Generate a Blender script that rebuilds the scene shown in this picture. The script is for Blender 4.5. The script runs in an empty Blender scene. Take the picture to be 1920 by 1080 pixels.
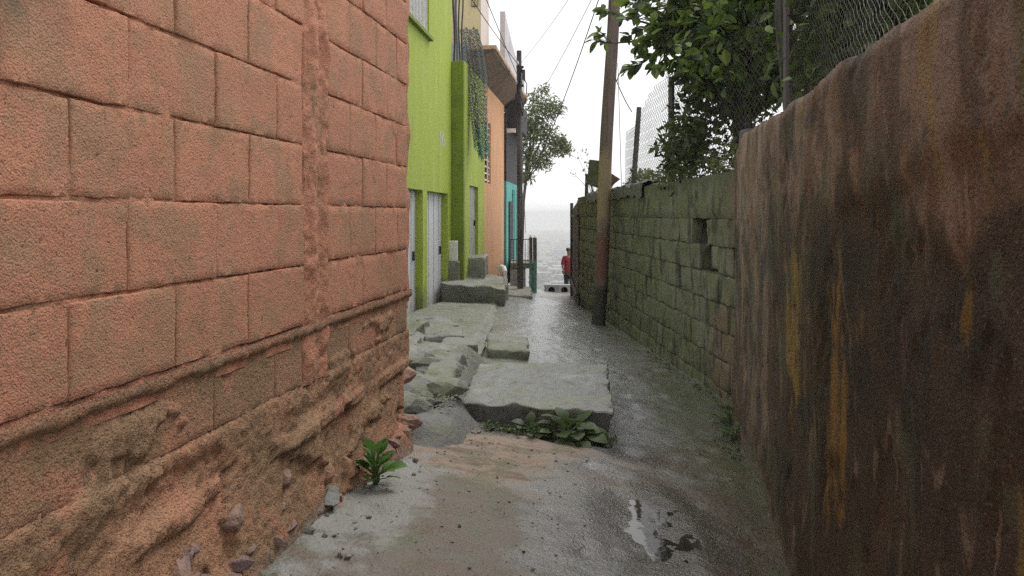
import bpy, bmesh, math, random
from mathutils import Vector, Matrix, noise
R = math.radians
SC = bpy.context.scene
COL = SC.collection
rnd = random.Random(7)

# ------------------------------------------------------------------ camera, world, sun, exposure
cam_d = bpy.data.cameras.new('camera')
cam_d.lens = 30; cam_d.sensor_width = 36
cam_d.shift_y = -138/1920
cam_d.clip_start = .05; cam_d.clip_end = 6000
cam = bpy.data.objects.new('camera', cam_d); COL.objects.link(cam)
cam.location = (0, 0, 0); cam.rotation_euler = (R(90), 0, 0)
SC.camera = cam

SUN_EL, SUN_AZ = R(50), R(36)          # azimuth measured from +Y towards +X
w = bpy.data.worlds.new('World'); SC.world = w; w.use_nodes = True
nt = w.node_tree; nt.nodes.clear()
sky = nt.nodes.new('ShaderNodeTexSky'); sky.sky_type = 'NISHITA'; sky.sun_disc = False
sky.sun_elevation = SUN_EL; sky.sun_rotation = SUN_AZ
sky.air_density = 1.0; sky.dust_density = 6.0; sky.ozone_density = 1.0
hs = nt.nodes.new('ShaderNodeHueSaturation'); hs.inputs['Saturation'].default_value = .12
mx = nt.nodes.new('ShaderNodeMix'); mx.data_type = 'RGBA'
mx.inputs[0].default_value = .80
mx.inputs[7].default_value = (11.6, 11.7, 11.8, 1)     # flat cloud deck
bg = nt.nodes.new('ShaderNodeBackground'); bg.inputs['Strength'].default_value = .10
wo = nt.nodes.new('ShaderNodeOutputWorld')
nt.links.new(sky.outputs[0], hs.inputs['Color']); nt.links.new(hs.outputs[0], mx.inputs[6])
nt.links.new(mx.outputs[2], bg.inputs['Color']); nt.links.new(bg.outputs[0], wo.inputs['Surface'])

sun_d = bpy.data.lights.new('sun', 'SUN'); sun_d.energy = 1.4; sun_d.angle = R(26); sun_d.color = (1, .97, .92)
sun = bpy.data.objects.new('sun', sun_d); COL.objects.link(sun)
sd = Vector((math.sin(SUN_AZ)*math.cos(SUN_EL), math.cos(SUN_AZ)*math.cos(SUN_EL), math.sin(SUN_EL)))
sun.rotation_euler = (-sd).to_track_quat('-Z', 'Y').to_euler()
vs = SC.view_settings
vs.view_transform = 'Standard'; vs.look = 'None'; vs.gamma = 1; vs.use_curve_mapping = False
vs.exposure = 0.28
SC.cycles.max_bounces = 6; SC.cycles.diffuse_bounces = 4; SC.cycles.volume_bounces = 1
SC.cycles.transparent_max_bounces = 8
SC.cycles.use_denoising = False

# ------------------------------------------------------------------ materials
def layered(name, base, layers=(), rough=.85, bumps=(), metallic=0., spec=.4, obj_rand=0.):
    m = bpy.data.materials.new(name); m.use_nodes = True
    t = m.node_tree; N = t.nodes; L = t.links
    p = N['Principled BSDF']
    p.inputs['Metallic'].default_value = metallic
    p.inputs['Specular IOR Level'].default_value = spec
    geo = N.new('ShaderNodeNewGeometry')
    def coord(st, seed=0):
        mp = N.new('ShaderNodeMapping'); mp.inputs['Scale'].default_value = st
        mp.inputs['Location'].default_value = (seed*3.17, seed*1.91, seed*2.37)
        L.new(geo.outputs['Position'], mp.inputs['Vector']); return mp.outputs[0]
    def mathn(op, a, b):
        n = N.new('ShaderNodeMath'); n.operation = op
        for i, v in enumerate((a, b)):
            if v is None: continue
            if isinstance(v, (int, float)): n.inputs[i].default_value = v
            else: L.new(v, n.inputs[i])
        return n.outputs[0]
    col = N.new('ShaderNodeRGB'); col.outputs[0].default_value = (*base, 1); cs = col.outputs[0]
    rv = N.new('ShaderNodeValue'); rv.outputs[0].default_value = rough; rs = rv.outputs[0]
    if obj_rand:
        oi = N.new('ShaderNodeObjectInfo'); h = N.new('ShaderNodeHueSaturation')
        mr = N.new('ShaderNodeMapRange'); mr.inputs[3].default_value = 1-obj_rand; mr.inputs[4].default_value = 1+obj_rand
        L.new(oi.outputs['Random'], mr.inputs[0]); L.new(mr.outputs[0], h.inputs['Value']); L.new(cs, h.inputs['Color']); cs = h.outputs[0]
    for i, ly in enumerate(layers):
        no = N.new('ShaderNodeTexNoise'); no.inputs['Scale'].default_value = ly.get('s', 3)
        no.inputs['Detail'].default_value = ly.get('d', 5); no.inputs['Roughness'].default_value = ly.get('nr', .6); no.inputs['Distortion'].default_value = ly.get('w', 0)
        L.new(coord(ly.get('st', (1, 1, 1)), ly.get('seed', i+1)), no.inputs['Vector'])
        f = no.outputs['Fac']
        if 'ell' in ly:     # a stain or painted sheen with a shape of its own: an ellipsoid with a wobbling rim
            cx, cy, cz, rx, ry, rz, wob = ly['ell']
            mp = N.new('ShaderNodeMapping'); mp.vector_type = 'POINT'
            mp.inputs['Scale'].default_value = (1/rx, 1/ry, 1/rz)
            mp.inputs['Location'].default_value = (-cx/rx, -cy/ry, -cz/rz)
            L.new(geo.outputs['Position'], mp.inputs['Vector'])
            vl = N.new('ShaderNodeVectorMath'); vl.operation = 'LENGTH'; L.new(mp.outputs[0], vl.inputs[0])
            d1 = mathn('SUBTRACT', 1.0, vl.outputs['Value'])
            f = mathn('ADD', d1, mathn('MULTIPLY', mathn('SUBTRACT', f, .5), wob))
        if 'z' in ly:       # bands at a height, with a ragged rim
            z0, zs, wob = ly['z']
            sp = N.new('ShaderNodeSeparateXYZ'); L.new(geo.outputs['Position'], sp.inputs[0])
            d1 = mathn('MULTIPLY', mathn('SUBTRACT', sp.outputs['Z'], z0), zs)
            f = mathn('ADD', d1, mathn('MULTIPLY', mathn('SUBTRACT', f, .5), wob))
        mr = N.new('ShaderNodeMapRange'); mr.interpolation_type = 'SMOOTHSTEP'
        mr.inputs[1].default_value = ly.get('lo', .45); mr.inputs[2].default_value = ly.get('hi', .6)
        mr.inputs[4].default_value = ly.get('a', 1)
        L.new(f, mr.inputs[0])
        if 'c' in ly:
            mi = N.new('ShaderNodeMix'); mi.data_type = 'RGBA'
            L.new(mr.outputs[0], mi.inputs[0]); L.new(cs, mi.inputs[6]); mi.inputs[7].default_value = (*ly['c'], 1)
            cs = mi.outputs[2]
        if 'r' in ly:
            mi = N.new('ShaderNodeMix'); mi.data_type = 'FLOAT'
            L.new(mr.outputs[0], mi.inputs[0]); L.new(rs, mi.inputs[2]); mi.inputs[3].default_value = ly['r']
            rs = mi.outputs[0]
    L.new(cs, p.inputs['Base Color']); L.new(rs, p.inputs['Roughness'])
    prev = None
    for k, (kind, sc, dist, st) in enumerate(bumps):
        b = N.new('ShaderNodeBump'); b.inputs['Distance'].default_value = dist; b.inputs['Strength'].default_value = 1
        if kind == 'v':
            tx = N.new('ShaderNodeTexVoronoi'); tx.inputs['Scale'].default_value = sc; o = tx.outputs['Distance']
        else:
            tx = N.new('ShaderNodeTexNoise'); tx.inputs['Scale'].default_value = sc; tx.inputs['Detail'].default_value = 4; o = tx.outputs['Fac']
        L.new(coord(st, 11+k), tx.inputs['Vector']); L.new(o, b.inputs['Height'])
        if prev: L.new(prev, b.inputs['Normal'])
        prev = b.outputs[0]
    if prev: L.new(prev, p.inputs['Normal'])
    return m

U = (1, 1, 1)
def leafmat(name, c, c2, rough=.45, trans=.35):
    m = bpy.data.materials.new(name); m.use_nodes = True
    t = m.node_tree; N = t.nodes; L = t.links; p = N['Principled BSDF']; out = N['Material Output']
    geo = N.new('ShaderNodeNewGeometry'); oi = N.new('ShaderNodeObjectInfo')
    no = N.new('ShaderNodeTexNoise'); no.inputs['Scale'].default_value = 6; L.new(geo.outputs['Position'], no.inputs['Vector'])
    ad = N.new('ShaderNodeMath'); ad.operation = 'ADD'
    ri = N.new('ShaderNodeMath'); ri.operation = 'MULTIPLY_ADD'; ri.inputs[1].default_value = .5; ri.inputs[2].default_value = -.25
    L.new(geo.outputs['Random Per Island'], ri.inputs[0])
    L.new(no.outputs['Fac'], ad.inputs[0]); L.new(ri.outputs[0], ad.inputs[1])
    mr = N.new('ShaderNodeMapRange'); mr.inputs[1].default_value = .3; mr.inputs[2].default_value = .7; L.new(ad.outputs[0], mr.inputs[0])
    mi = N.new('ShaderNodeMix'); mi.data_type = 'RGBA'; L.new(mr.outputs[0], mi.inputs[0])
    mi.inputs[6].default_value = (*c, 1); mi.inputs[7].default_value = (*c2, 1)
    L.new(mi.outputs[2], p.inputs['Base Color']); p.inputs['Roughness'].default_value = rough
    tr = N.new('ShaderNodeBsdfTranslucent'); L.new(mi.outputs[2], tr.inputs['Color'])
    ms = N.new('ShaderNodeMixShader'); ms.inputs[0].default_value = trans
    L.new(p.outputs[0], ms.inputs[1]); L.new(tr.outputs[0], ms.inputs[2]); L.new(ms.outputs[0], out.inputs['Surface'])
    return m

M = {}
SAL, SALB = (.555, .250, .152), (.40, .235, .135)
M['salmon'] = layered('salmon_paint', SAL, [
    dict(c=SALB, s=4.5, lo=.48, hi=.60, a=.7, seed=1, w=.4), dict(c=SALB, s=16, lo=.54, hi=.62, a=.6, seed=31),
    dict(c=(.56, .27, .17), s=9, lo=.56, hi=.7, a=.5, seed=2),
    dict(c=(.19, .10, .06), s=190, d=2, lo=.52, hi=.68, a=.62, seed=3),
    dict(c=(.58, .33, .22), s=170, d=2, lo=.58, hi=.70, a=.45, seed=33),
    dict(c=(.10, .06, .04), s=48, d=3, lo=.66, hi=.72, a=.8, seed=13),
    dict(c=(.17, .13, .08), ell=(-.82, 1.35, .40, .24, .34, .17, 1.6), s=7, lo=.0, hi=.7, a=.8),
    ], .92, [('n', 70, .004, U), ('n', 230, .006, U)], obj_rand=.06)
M['mortar'] = layered('painted_mortar', (.56, .252, .155), [
    dict(c=(.36, .21, .12), s=7, lo=.5, hi=.62, a=.7), dict(c=(.15, .08, .05), s=40, lo=.62, hi=.75, a=.6), dict(c=(.22, .11, .065), s=210, d=2, lo=.5, hi=.66, a=.55, seed=9)],
    .92, [('n', 60, .007, U), ('n', 220, .006, U)])
M['footing'] = layered('rough_render', (.45, .24, .138), [
    dict(c=(.33, .205, .115), s=3.5, lo=.42, hi=.56, a=.9), dict(c=(.55, .25, .155), s=4, lo=.56, hi=.64, a=.75, seed=5, w=.5),
    dict(c=(.50, .25, .16), z=(-.375, 30, 2.2), s=6, lo=-.2, hi=.5, a=.85),
    dict(c=(.13, .08, .045), s=45, lo=.60, hi=.72, a=.6), dict(c=(.15, .085, .05), s=190, d=2, lo=.5, hi=.66, a=.65, seed=21), dict(c=(.50, .33, .21), s=140, d=2, lo=.58, hi=.7, a=.4, seed=22),
    dict(c=(.26, .22, .19), z=(-.93, -6, 1.6), s=6, lo=.1, hi=.6, a=.7)],
    .92, [('n', 36, .010, U), ('n', 90, .007, U), ('n', 230, .006, U)])
M['stone_a'] = layered('stone_tan', (.30, .19, .14), [dict(c=(.22, .15, .14), s=7, lo=.45, hi=.6), dict(c=(.12, .09, .07), s=40, lo=.58, hi=.72, a=.6)],
    .8, [('n', 40, .01, U), ('n', 140, .005, U)], obj_rand=.15)
M['stone_g'] = layered('stone_grey', (.20, .20, .19), [dict(c=(.16, .17, .10), s=5, lo=.45, hi=.6, a=.7), dict(c=(.22, .16, .17), s=4, lo=.58, hi=.7, a=.6, seed=4), dict(c=(.07, .07, .06), s=35, lo=.58, hi=.72, a=.6)],
    .7, [('n', 30, .012, U), ('n', 130, .006, U)], obj_rand=.18)
M['concrete'] = layered('mossy_concrete', (.195, .195, .172), [dict(c=(.15, .16, .085), s=2.5, lo=.42, hi=.6, a=.75), dict(c=(.27, .27, .255), s=4, lo=.55, hi=.68, a=.6, seed=4),
    dict(c=(.06, .06, .05), s=7, lo=.56, hi=.68, a=.6, seed=7), dict(c=(.06, .06, .05), s=22, lo=.56, hi=.72, a=.7), dict(c=(.30, .30, .27), s=90, d=2, lo=.58, hi=.7, a=.4)], .6, [('n', 22, .010, U), ('n', 120, .004, U)], obj_rand=.08)
M['slab'] = layered('wet_slab', (.20, .20, .19), [dict(c=(.19, .20, .12), s=2.6, lo=.45, hi=.62, a=.8), dict(c=(.29, .29, .28), s=3, lo=.55, hi=.65, a=.7, r=.3, seed=8),
    dict(c=(.06, .06, .05), s=6, lo=.58, hi=.7, a=.5, seed=6), dict(c=(.06, .06, .05), s=26, lo=.56, hi=.72, a=.7), dict(c=(.32, .32, .30), s=110, d=2, lo=.58, hi=.7, a=.5)], .42, [('n', 26, .006, U), ('n', 120, .003, U)])
M['ground'] = layered('wet_alley_concrete', (.19, .19, .175), [
    dict(c=(.125, .135, .085), s=2.2, lo=.46, hi=.62, a=.75, seed=2, w=.6),
    dict(c=(.10, .068, .046), ell=(.95, 3.6, -1.25, .5, 1.5, 1, 1.9), s=2.8, lo=0, hi=.35, a=.85),
    dict(c=(.088, .098, .056), ell=(1.25, 5.2, -1.3, .5, 2.6, 1, 1.8), s=4, lo=0, hi=.4, a=.75),
    dict(c=(.30, .222, .165), ell=(-.02, 3.95, -1.1, .62, .58, 1, 1.6), s=3.2, st=(.6, 1.6, 1), lo=-.02, hi=.26, a=.9, r=.8),
    dict(c=(.125, .098, .070), ell=(-.22, 2.85, -1.05, .5, .8, 1, 1.9), s=4, lo=0, hi=.35, a=.85, r=.6),
    dict(c=(.10, .115, .055), s=4, lo=.53, hi=.62, a=.5, seed=32, w=.8),
    dict(c=(.13, .085, .055), s=5, st=(.7, 1.6, 1), lo=.53, hi=.63, a=.65, seed=12),
    dict(c=(.30, .30, .285), ell=(-.52, 3.2, -1, .26, .9, 1, 1.8), s=7, lo=.05, hi=.4, a=.7, r=.75),
    dict(c=(.17, .17, .165), ell=(.33, 2.9, -1.1, .36, 1.3, 1, 1.5), s=5, lo=0, hi=.35, a=.8, r=.24),
    dict(c=(.25, .25, .247), ell=(.55, 10.5, -1.3, .66, 8.2, 1.5, 1.1), s=4, lo=0, hi=.4, a=.9, r=.13),  # pale sky sheen of the far path put into the colour
    dict(c=(.08, .075, .065), ell=(.62, 3.3, -1.2, .30, .72, 1, 1.4), s=6, lo=.0, hi=.5, a=.75, r=.07),
    dict(c=(.07, .07, .065), ell=(.62, 4.42, -1.2, .2, .28, 1, 1.0), s=6, lo=.0, hi=.5, a=.75, r=.10),
    dict(c=(.06, .06, .05), s=30, lo=.58, hi=.74, a=.6, seed=20),
    dict(c=(.08, .072, .06), s=9, st=(.8, 1.6, 1), lo=.58, hi=.66, a=.5, seed=24),
    dict(c=(.33, .32, .30), s=120, d=2, lo=.60, hi=.72, a=.25, seed=25), dict(c=(.065, .06, .05), s=150, d=2, lo=.56, hi=.70, a=.28, seed=26),
    ], .34, [('n', 16, .007, U), ('n', 70, .006, U), ('n', 200, .002, U)], spec=.5)
M['water'] = layered('puddle_water', (.035, .032, .028), [dict(c=(.075, .052, .032), s=4, lo=.45, hi=.65)], .03, [('n', 9, .0006, U)], spec=.6)
M['lime'] = layered('lime_paint', (.315, .40, .035), [dict(c=(.33, .40, .05), s=1.4, lo=.45, hi=.68, a=.6), dict(c=(.44, .50, .09), s=3, st=(1, 1, .25), lo=.5, hi=.7, a=.5, seed=5),
    dict(c=(.20, .25, .03), s=9, st=(1, 1, .2), lo=.62, hi=.75, a=.5), dict(c=(.12, .14, .05), z=(-.85, -2.2, 1.6), s=7, lo=.1, hi=.7, a=.75), dict(c=(.20, .24, .05), s=4, st=(1, 1, .12), lo=.56, hi=.70, a=.55, seed=15, w=.5), dict(c=(.42, .44, .30), s=15, lo=.64, hi=.70, a=.5, seed=16)], .75, [('n', 18, .006, U), ('n', 90, .003, U)])
M['lime_shaded'] = layered('shaded_lime_paint', (.17, .235, .012), [dict(c=(.12, .16, .015), s=2, lo=.45, hi=.65, a=.7), dict(c=(.09, .11, .02), s=14, st=(1, 1, .3), lo=.58, hi=.7, a=.6)], .7, [('n', 30, .005, U)])  # darker lime: the pier's shaded side is put into the colour
M['white_metal'] = layered('white_door_paint', (.62, .63, .66), [dict(c=(.50, .50, .50), s=2, st=(1, 1, .3), lo=.5, hi=.7, a=.6), dict(c=(.40, .36, .30), z=(-1.0, -4, 1.5), s=8, lo=.2, hi=.8, a=.5)], .5, [('n', 5, .003, (1, 1, .2))])
M['grey_metal'] = layered('grey_door_paint', (.30, .31, .27), [dict(c=(.10, .09, .07), s=9, st=(1, 1, .5), lo=.56, hi=.62, a=.9)], .6)
M['peach'] = layered('peach_paint', (.62, .32, .155), [dict(c=(.50, .27, .14), s=2.2, st=(1, 1, .4), lo=.45, hi=.65, a=.7), dict(c=(.58, .38, .25), s=4, lo=.55, hi=.7, a=.5),
    dict(c=(.30, .17, .10), z=(-.8, -2, 1.6), s=5, lo=.2, hi=.9, a=.6)], .8, [('n', 40, .004, U)])
M['cream'] = layered('cream_paint', (.58, .48, .28), [dict(c=(.48, .40, .25), s=3, lo=.5, hi=.7, a=.6)], .8, [('n', 40, .004, U)])
M['cream_pink'] = layered('pale_pink_cream', (.62, .54, .47), [dict(c=(.52, .44, .38), s=3, lo=.5, hi=.7, a=.6)], .8)
M['eave'] = layered('shaded_eave_concrete', (.13, .085, .055), [dict(c=(.08, .055, .045), s=3, lo=.45, hi=.65), dict(c=(.22, .16, .11), s=8, lo=.6, hi=.72, a=.5)], .85, [('n', 30, .006, U)])  # lack of light under the eave put into a darker brown
M['eave_lip'] = layered('weathered_eave_lip', (.45, .30, .19), [dict(c=(.22, .16, .12), s=12, lo=.52, hi=.66, a=.8)], .85, [('n', 40, .006, U)])
M['lilac'] = layered('lilac_grey_parapet', (.55, .51, .53), [dict(c=(.36, .35, .37), s=2, lo=.45, hi=.65, a=.7)], .8)
M['grey_wall'] = layered('bare_grey_render', (.36, .36, .36), [dict(c=(.26, .26, .27), s=5, lo=.45, hi=.6)], .85, [('n', 30, .006, U)])
M['teal'] = layered('teal_paint', (.055, .33, .29), [dict(c=(.03, .17, .17), s=4, st=(1, 1, .3), lo=.45, hi=.65, a=.8), dict(c=(.16, .42, .37), s=9, lo=.58, hi=.7, a=.6)], .6, [('n', 30, .004, U)])
M['teal_post'] = layered('faded_teal_paint', (.13, .32, .27), [dict(c=(.09, .20, .17), s=12, lo=.5, hi=.65), dict(c=(.09, .085, .08), z=(-1.02, 9, 1.5), s=9, lo=-.1, hi=.5)], .7, [('n', 40, .004, U)])
M['dark'] = layered('dark_weathered_wood', (.028, .026, .027), [dict(c=(.06, .055, .055), s=8, st=(1, 1, .3), lo=.5, hi=.7, a=.7)], .8, [('n', 40, .004, (1, 1, .3))])
M['black'] = layered('black_plastic', (.018, .018, .02), [dict(c=(.05, .05, .05), s=10, lo=.5, hi=.7, a=.5)], .55)
M['glass'] = layered('dark_glass', (.02, .025, .03), [], .08, spec=.6)
M['white'] = layered('white_plastic', (.68, .67, .63), [dict(c=(.45, .43, .38), s=12, lo=.5, hi=.7, a=.6)], .5)
M['pole_grey'] = layered('grey_pole_wood', (.10, .092, .088), [dict(c=(.05, .045, .045), s=14, st=(1, 1, .12), lo=.45, hi=.6)], .85, [('n', 60, .006, (1, 1, .08))])
M['pole_brown'] = layered('weathered_pole_wood', (.135, .10, .08), [
    dict(c=(.075, .055, .05), s=16, st=(1, 1, .07), lo=.45, hi=.62, a=.9),
    dict(c=(.24, .18, .10), ell=(1.14, 10.9, .30, .5, .5, .62, .9), s=9, st=(1, 1, .2), lo=.05, hi=.4, a=.9),
    dict(c=(.13, .06, .04), ell=(1.10, 10.9, -.55, .5, .5, .42, .9), s=9, st=(1, 1, .3), lo=.05, hi=.4, a=.9),
    dict(c=(.035, .035, .025), z=(-.85, -5, 1.0), s=6, lo=.0, hi=.5, a=.95)], .85, [('n', 50, .008, (1, 1, .06))])
M['board'] = layered('olive_board', (.075, .08, .035), [dict(c=(.045, .05, .02), s=6, lo=.45, hi=.62)], .8)
M['board_brown'] = layered('brown_board', (.17, .09, .06), [dict(c=(.09, .05, .035), s=8, lo=.45, hi=.62)], .8)
M['mossy'] = layered('mossy_block', (.130, .134, .082), [
    dict(c=(.095, .105, .048), s=2.6, lo=.42, hi=.6, a=.8), dict(c=(.15, .145, .125), s=5, lo=.55, hi=.7, a=.6, seed=6),
    dict(c=(.155, .10, .07), ell=(1.52, 6.0, -1.0, .6, .8, .5, 2.2), s=5, lo=.05, hi=.6, a=.7),
    dict(c=(.13, .085, .06), ell=(1.52, 5.7, -.1, .6, .4, .6, 2.2), s=5, lo=.05, hi=.6, a=.7),
    dict(c=(.035, .037, .024), s=7, st=(1, 1, .4), lo=.51, hi=.64, a=.85, w=.5), dict(c=(.19, .18, .15), s=22, lo=.62, hi=.70, a=.6, seed=71), dict(c=(.035, .035, .025), s=50, lo=.58, hi=.74, a=.6),
    dict(c=(.06, .07, .03), z=(.12, 4, 2.0), s=5, lo=.1, hi=.7, a=.75)],
    .9, [('n', 24, .012, U), ('n', 110, .008, U)], obj_rand=.12)
M['moss_mortar'] = layered('dark_mortar', (.075, .076, .055), [dict(c=(.10, .10, .08), s=9, lo=.5, hi=.65)], .95, [('n', 40, .012, U), ('n', 140, .006, U)])
M['brown'] = layered('stained_brown_wall', (.145, .082, .050), [
    dict(c=(.25, .18, .14), s=3.2, st=(1, 1, .9), lo=.44, hi=.58, a=.85, seed=3, w=.5),
    dict(c=(.082, .052, .034), s=4.6, st=(1, 1, .9), lo=.52, hi=.62, a=.8, seed=53, w=.6),
    dict(c=(.29, .23, .19), s=13, st=(1, 1, .8), lo=.58, hi=.70, a=.55, seed=4, w=.8),
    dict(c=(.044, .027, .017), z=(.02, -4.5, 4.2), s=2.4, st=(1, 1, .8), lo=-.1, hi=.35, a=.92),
    dict(c=(.19, .13, .092), ell=(1.28, 4.5, -.6, .5, 1.1, 1.0, 2.6), s=5, st=(1, 1, .4), lo=.2, hi=.6, a=.85, seed=61, w=.6),
    dict(c=(.095, .052, .033), s=5, st=(1, 1, .35), lo=.54, hi=.64, a=.7, seed=41, w=.7),
    dict(c=(.27, .20, .155), s=7, st=(1, 1, .4), lo=.57, hi=.65, a=.6, seed=14, w=1.2),
    dict(c=(.012, .009, .009), s=2.2, st=(1, 1, .8), lo=.50, hi=.62, a=.75, seed=17, w=.6),
    dict(c=(.30, .165, .035), ell=(.90, 2.40, -.50, .30, .17, .50, 3.0), s=7, st=(1, 1, .5), lo=.25, hi=.8, a=.85, w=.6),
    dict(c=(.31, .21, .04), ell=(1.05, 3.15, -.42, .3, .34, .42, 3.2), s=8, st=(1, 1, .45), lo=.30, hi=.85, a=.75, seed=44, w=.6),
    dict(c=(.26, .18, .045), s=5, st=(1, 1, .4), lo=.60, hi=.68, a=.6, seed=5, w=.8),
    dict(c=(.085, .095, .06), s=4, st=(1, 1, .6), lo=.54, hi=.63, a=.6, seed=9, w=.7),
    dict(c=(.22, .18, .14), z=(-1.14, -7, 2.4), s=9, lo=.2, hi=.9, a=.6),
    dict(c=(.02, .014, .011), s=48, d=3, lo=.58, hi=.68, a=.6, seed=19),
    dict(c=(.28, .21, .165), s=110, d=2, lo=.60, hi=.72, a=.4, seed=29),
    ], .72, [('n', 14, .005, U), ('n', 55, .006, U), ('n', 170, .006, U)])
M['wire'] = layered('galvanised_wire', (.085, .085, .09), [dict(c=(.18, .15, .13), s=14, lo=.5, hi=.65, a=.7)], .45, metallic=.6)
M['wire_dark'] = layered('rusty_wire', (.035, .03, .03), [dict(c=(.05, .035, .025), s=14, lo=.5, hi=.65, a=.7)], .8)
M['post'] = layered('rusty_post', (.075, .07, .068), [dict(c=(.11, .07, .05), s=14, lo=.5, hi=.65, a=.7)], .7)
M['cable'] = layered('black_cable', (.015, .015, .016), [], .6)
M['cable_grey'] = layered('grey_cable', (.16, .16, .17), [], .6)
M['net_grey'] = layered('grey_net', (.20, .21, .21), [dict(c=(.15, .19, .19), s=5, lo=.45, hi=.6), dict(c=(.10, .23, .21), z=(1.45, -5, 1.6), s=4, lo=0, hi=.5)], .8)
M['sheet'] = layered('dark_sheet_metal', (.085, .087, .095), [dict(c=(.05, .05, .055), s=6, st=(1, 1, .2), lo=.45, hi=.62), dict(c=(.11, .075, .055), z=(-1.4, -4, 1.5), s=8, lo=.2, hi=.8, a=.6)], .55, metallic=.2)
M['bark'] = layered('grey_bark', (.075, .065, .055), [dict(c=(.04, .035, .03), s=20, st=(1, 1, .25), lo=.45, hi=.62)], .9, [('n', 50, .01, (1, 1, .3))])
M['soil'] = layered('dark_soil', (.06, .045, .03), [dict(c=(.05, .06, .025), s=2, lo=.45, hi=.6)], .95, [('n', 8, .05, U)])
M['hill'] = layered('scrubby_hillside', (.10, .11, .06), [dict(c=(.22, .20, .17), s=.05, lo=.5, hi=.6), dict(c=(.05, .07, .03), s=.2, lo=.5, hi=.65)], .95)
M['plain'] = layered('city_plain', (.16, .16, .13), [dict(c=(.28, .27, .25), s=.02, lo=.48, hi=.55), dict(c=(.06, .08, .045), s=.008, lo=.5, hi=.6, seed=4)], .95)
for k, c in dict(h_white=(.62, .61, .58), h_grey=(.20, .20, .20), h_cream=(.38, .34, .27), h_pink=(.32, .20, .16), h_blue=(.16, .25, .40), h_teal=(.30, .50, .45)).items():
    M[k] = layered('far_'+k[2:], c, [dict(c=tuple(v*.75 for v in c), s=.25, lo=.5, hi=.65, a=.7)], .85)
M['h_roof'] = layered('far_roof', (.26, .25, .24), [dict(c=(.18, .16, .15), s=.3, lo=.5, hi=.65)], .9)
M['h_win'] = layered('far_window', (.05, .055, .065), [], .3)
M['leaf_big'] = leafmat('broad_leaf', (.03, .06, .015), (.17, .25, .04))
M['leaf_shaded'] = leafmat('shaded_leaf', (.018, .03, .011), (.075, .10, .022))  # darker copy of the broad leaf, crown shade put into its greens
M['leaf_far'] = leafmat('small_leaf', (.07, .095, .03), (.20, .22, .09), .6)
M['leaf_weed'] = leafmat('weed_leaf', (.06, .14, .025), (.12, .24, .05), .5)
M['leaf_weed_dark'] = leafmat('weed_leaf_dark', (.05, .085, .03), (.11, .16, .06), .5)
M['vine'] = leafmat('vine_leaf', (.07, .09, .03), (.18, .19, .07), .6)
M['deadleaf'] = layered('dead_leaf', (.06, .035, .018), [dict(c=(.12, .075, .035), s=30, lo=.45, hi=.6)], .7)
M['stem'] = layered('green_stem', (.10, .15, .05), [], .6)
M['skin'] = layered('brown_skin', (.24, .13, .085), [], .6)
M['hair'] = layered('black_hair', (.012, .01, .01), [], .5)
M['red'] = layered('red_cotton', (.22, .015, .02), [dict(c=(.20, .01, .015), s=16, lo=.45, hi=.62)], .9)
M['denim'] = layered('dark_trousers', (.02, .02, .026), [], .9)

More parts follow.
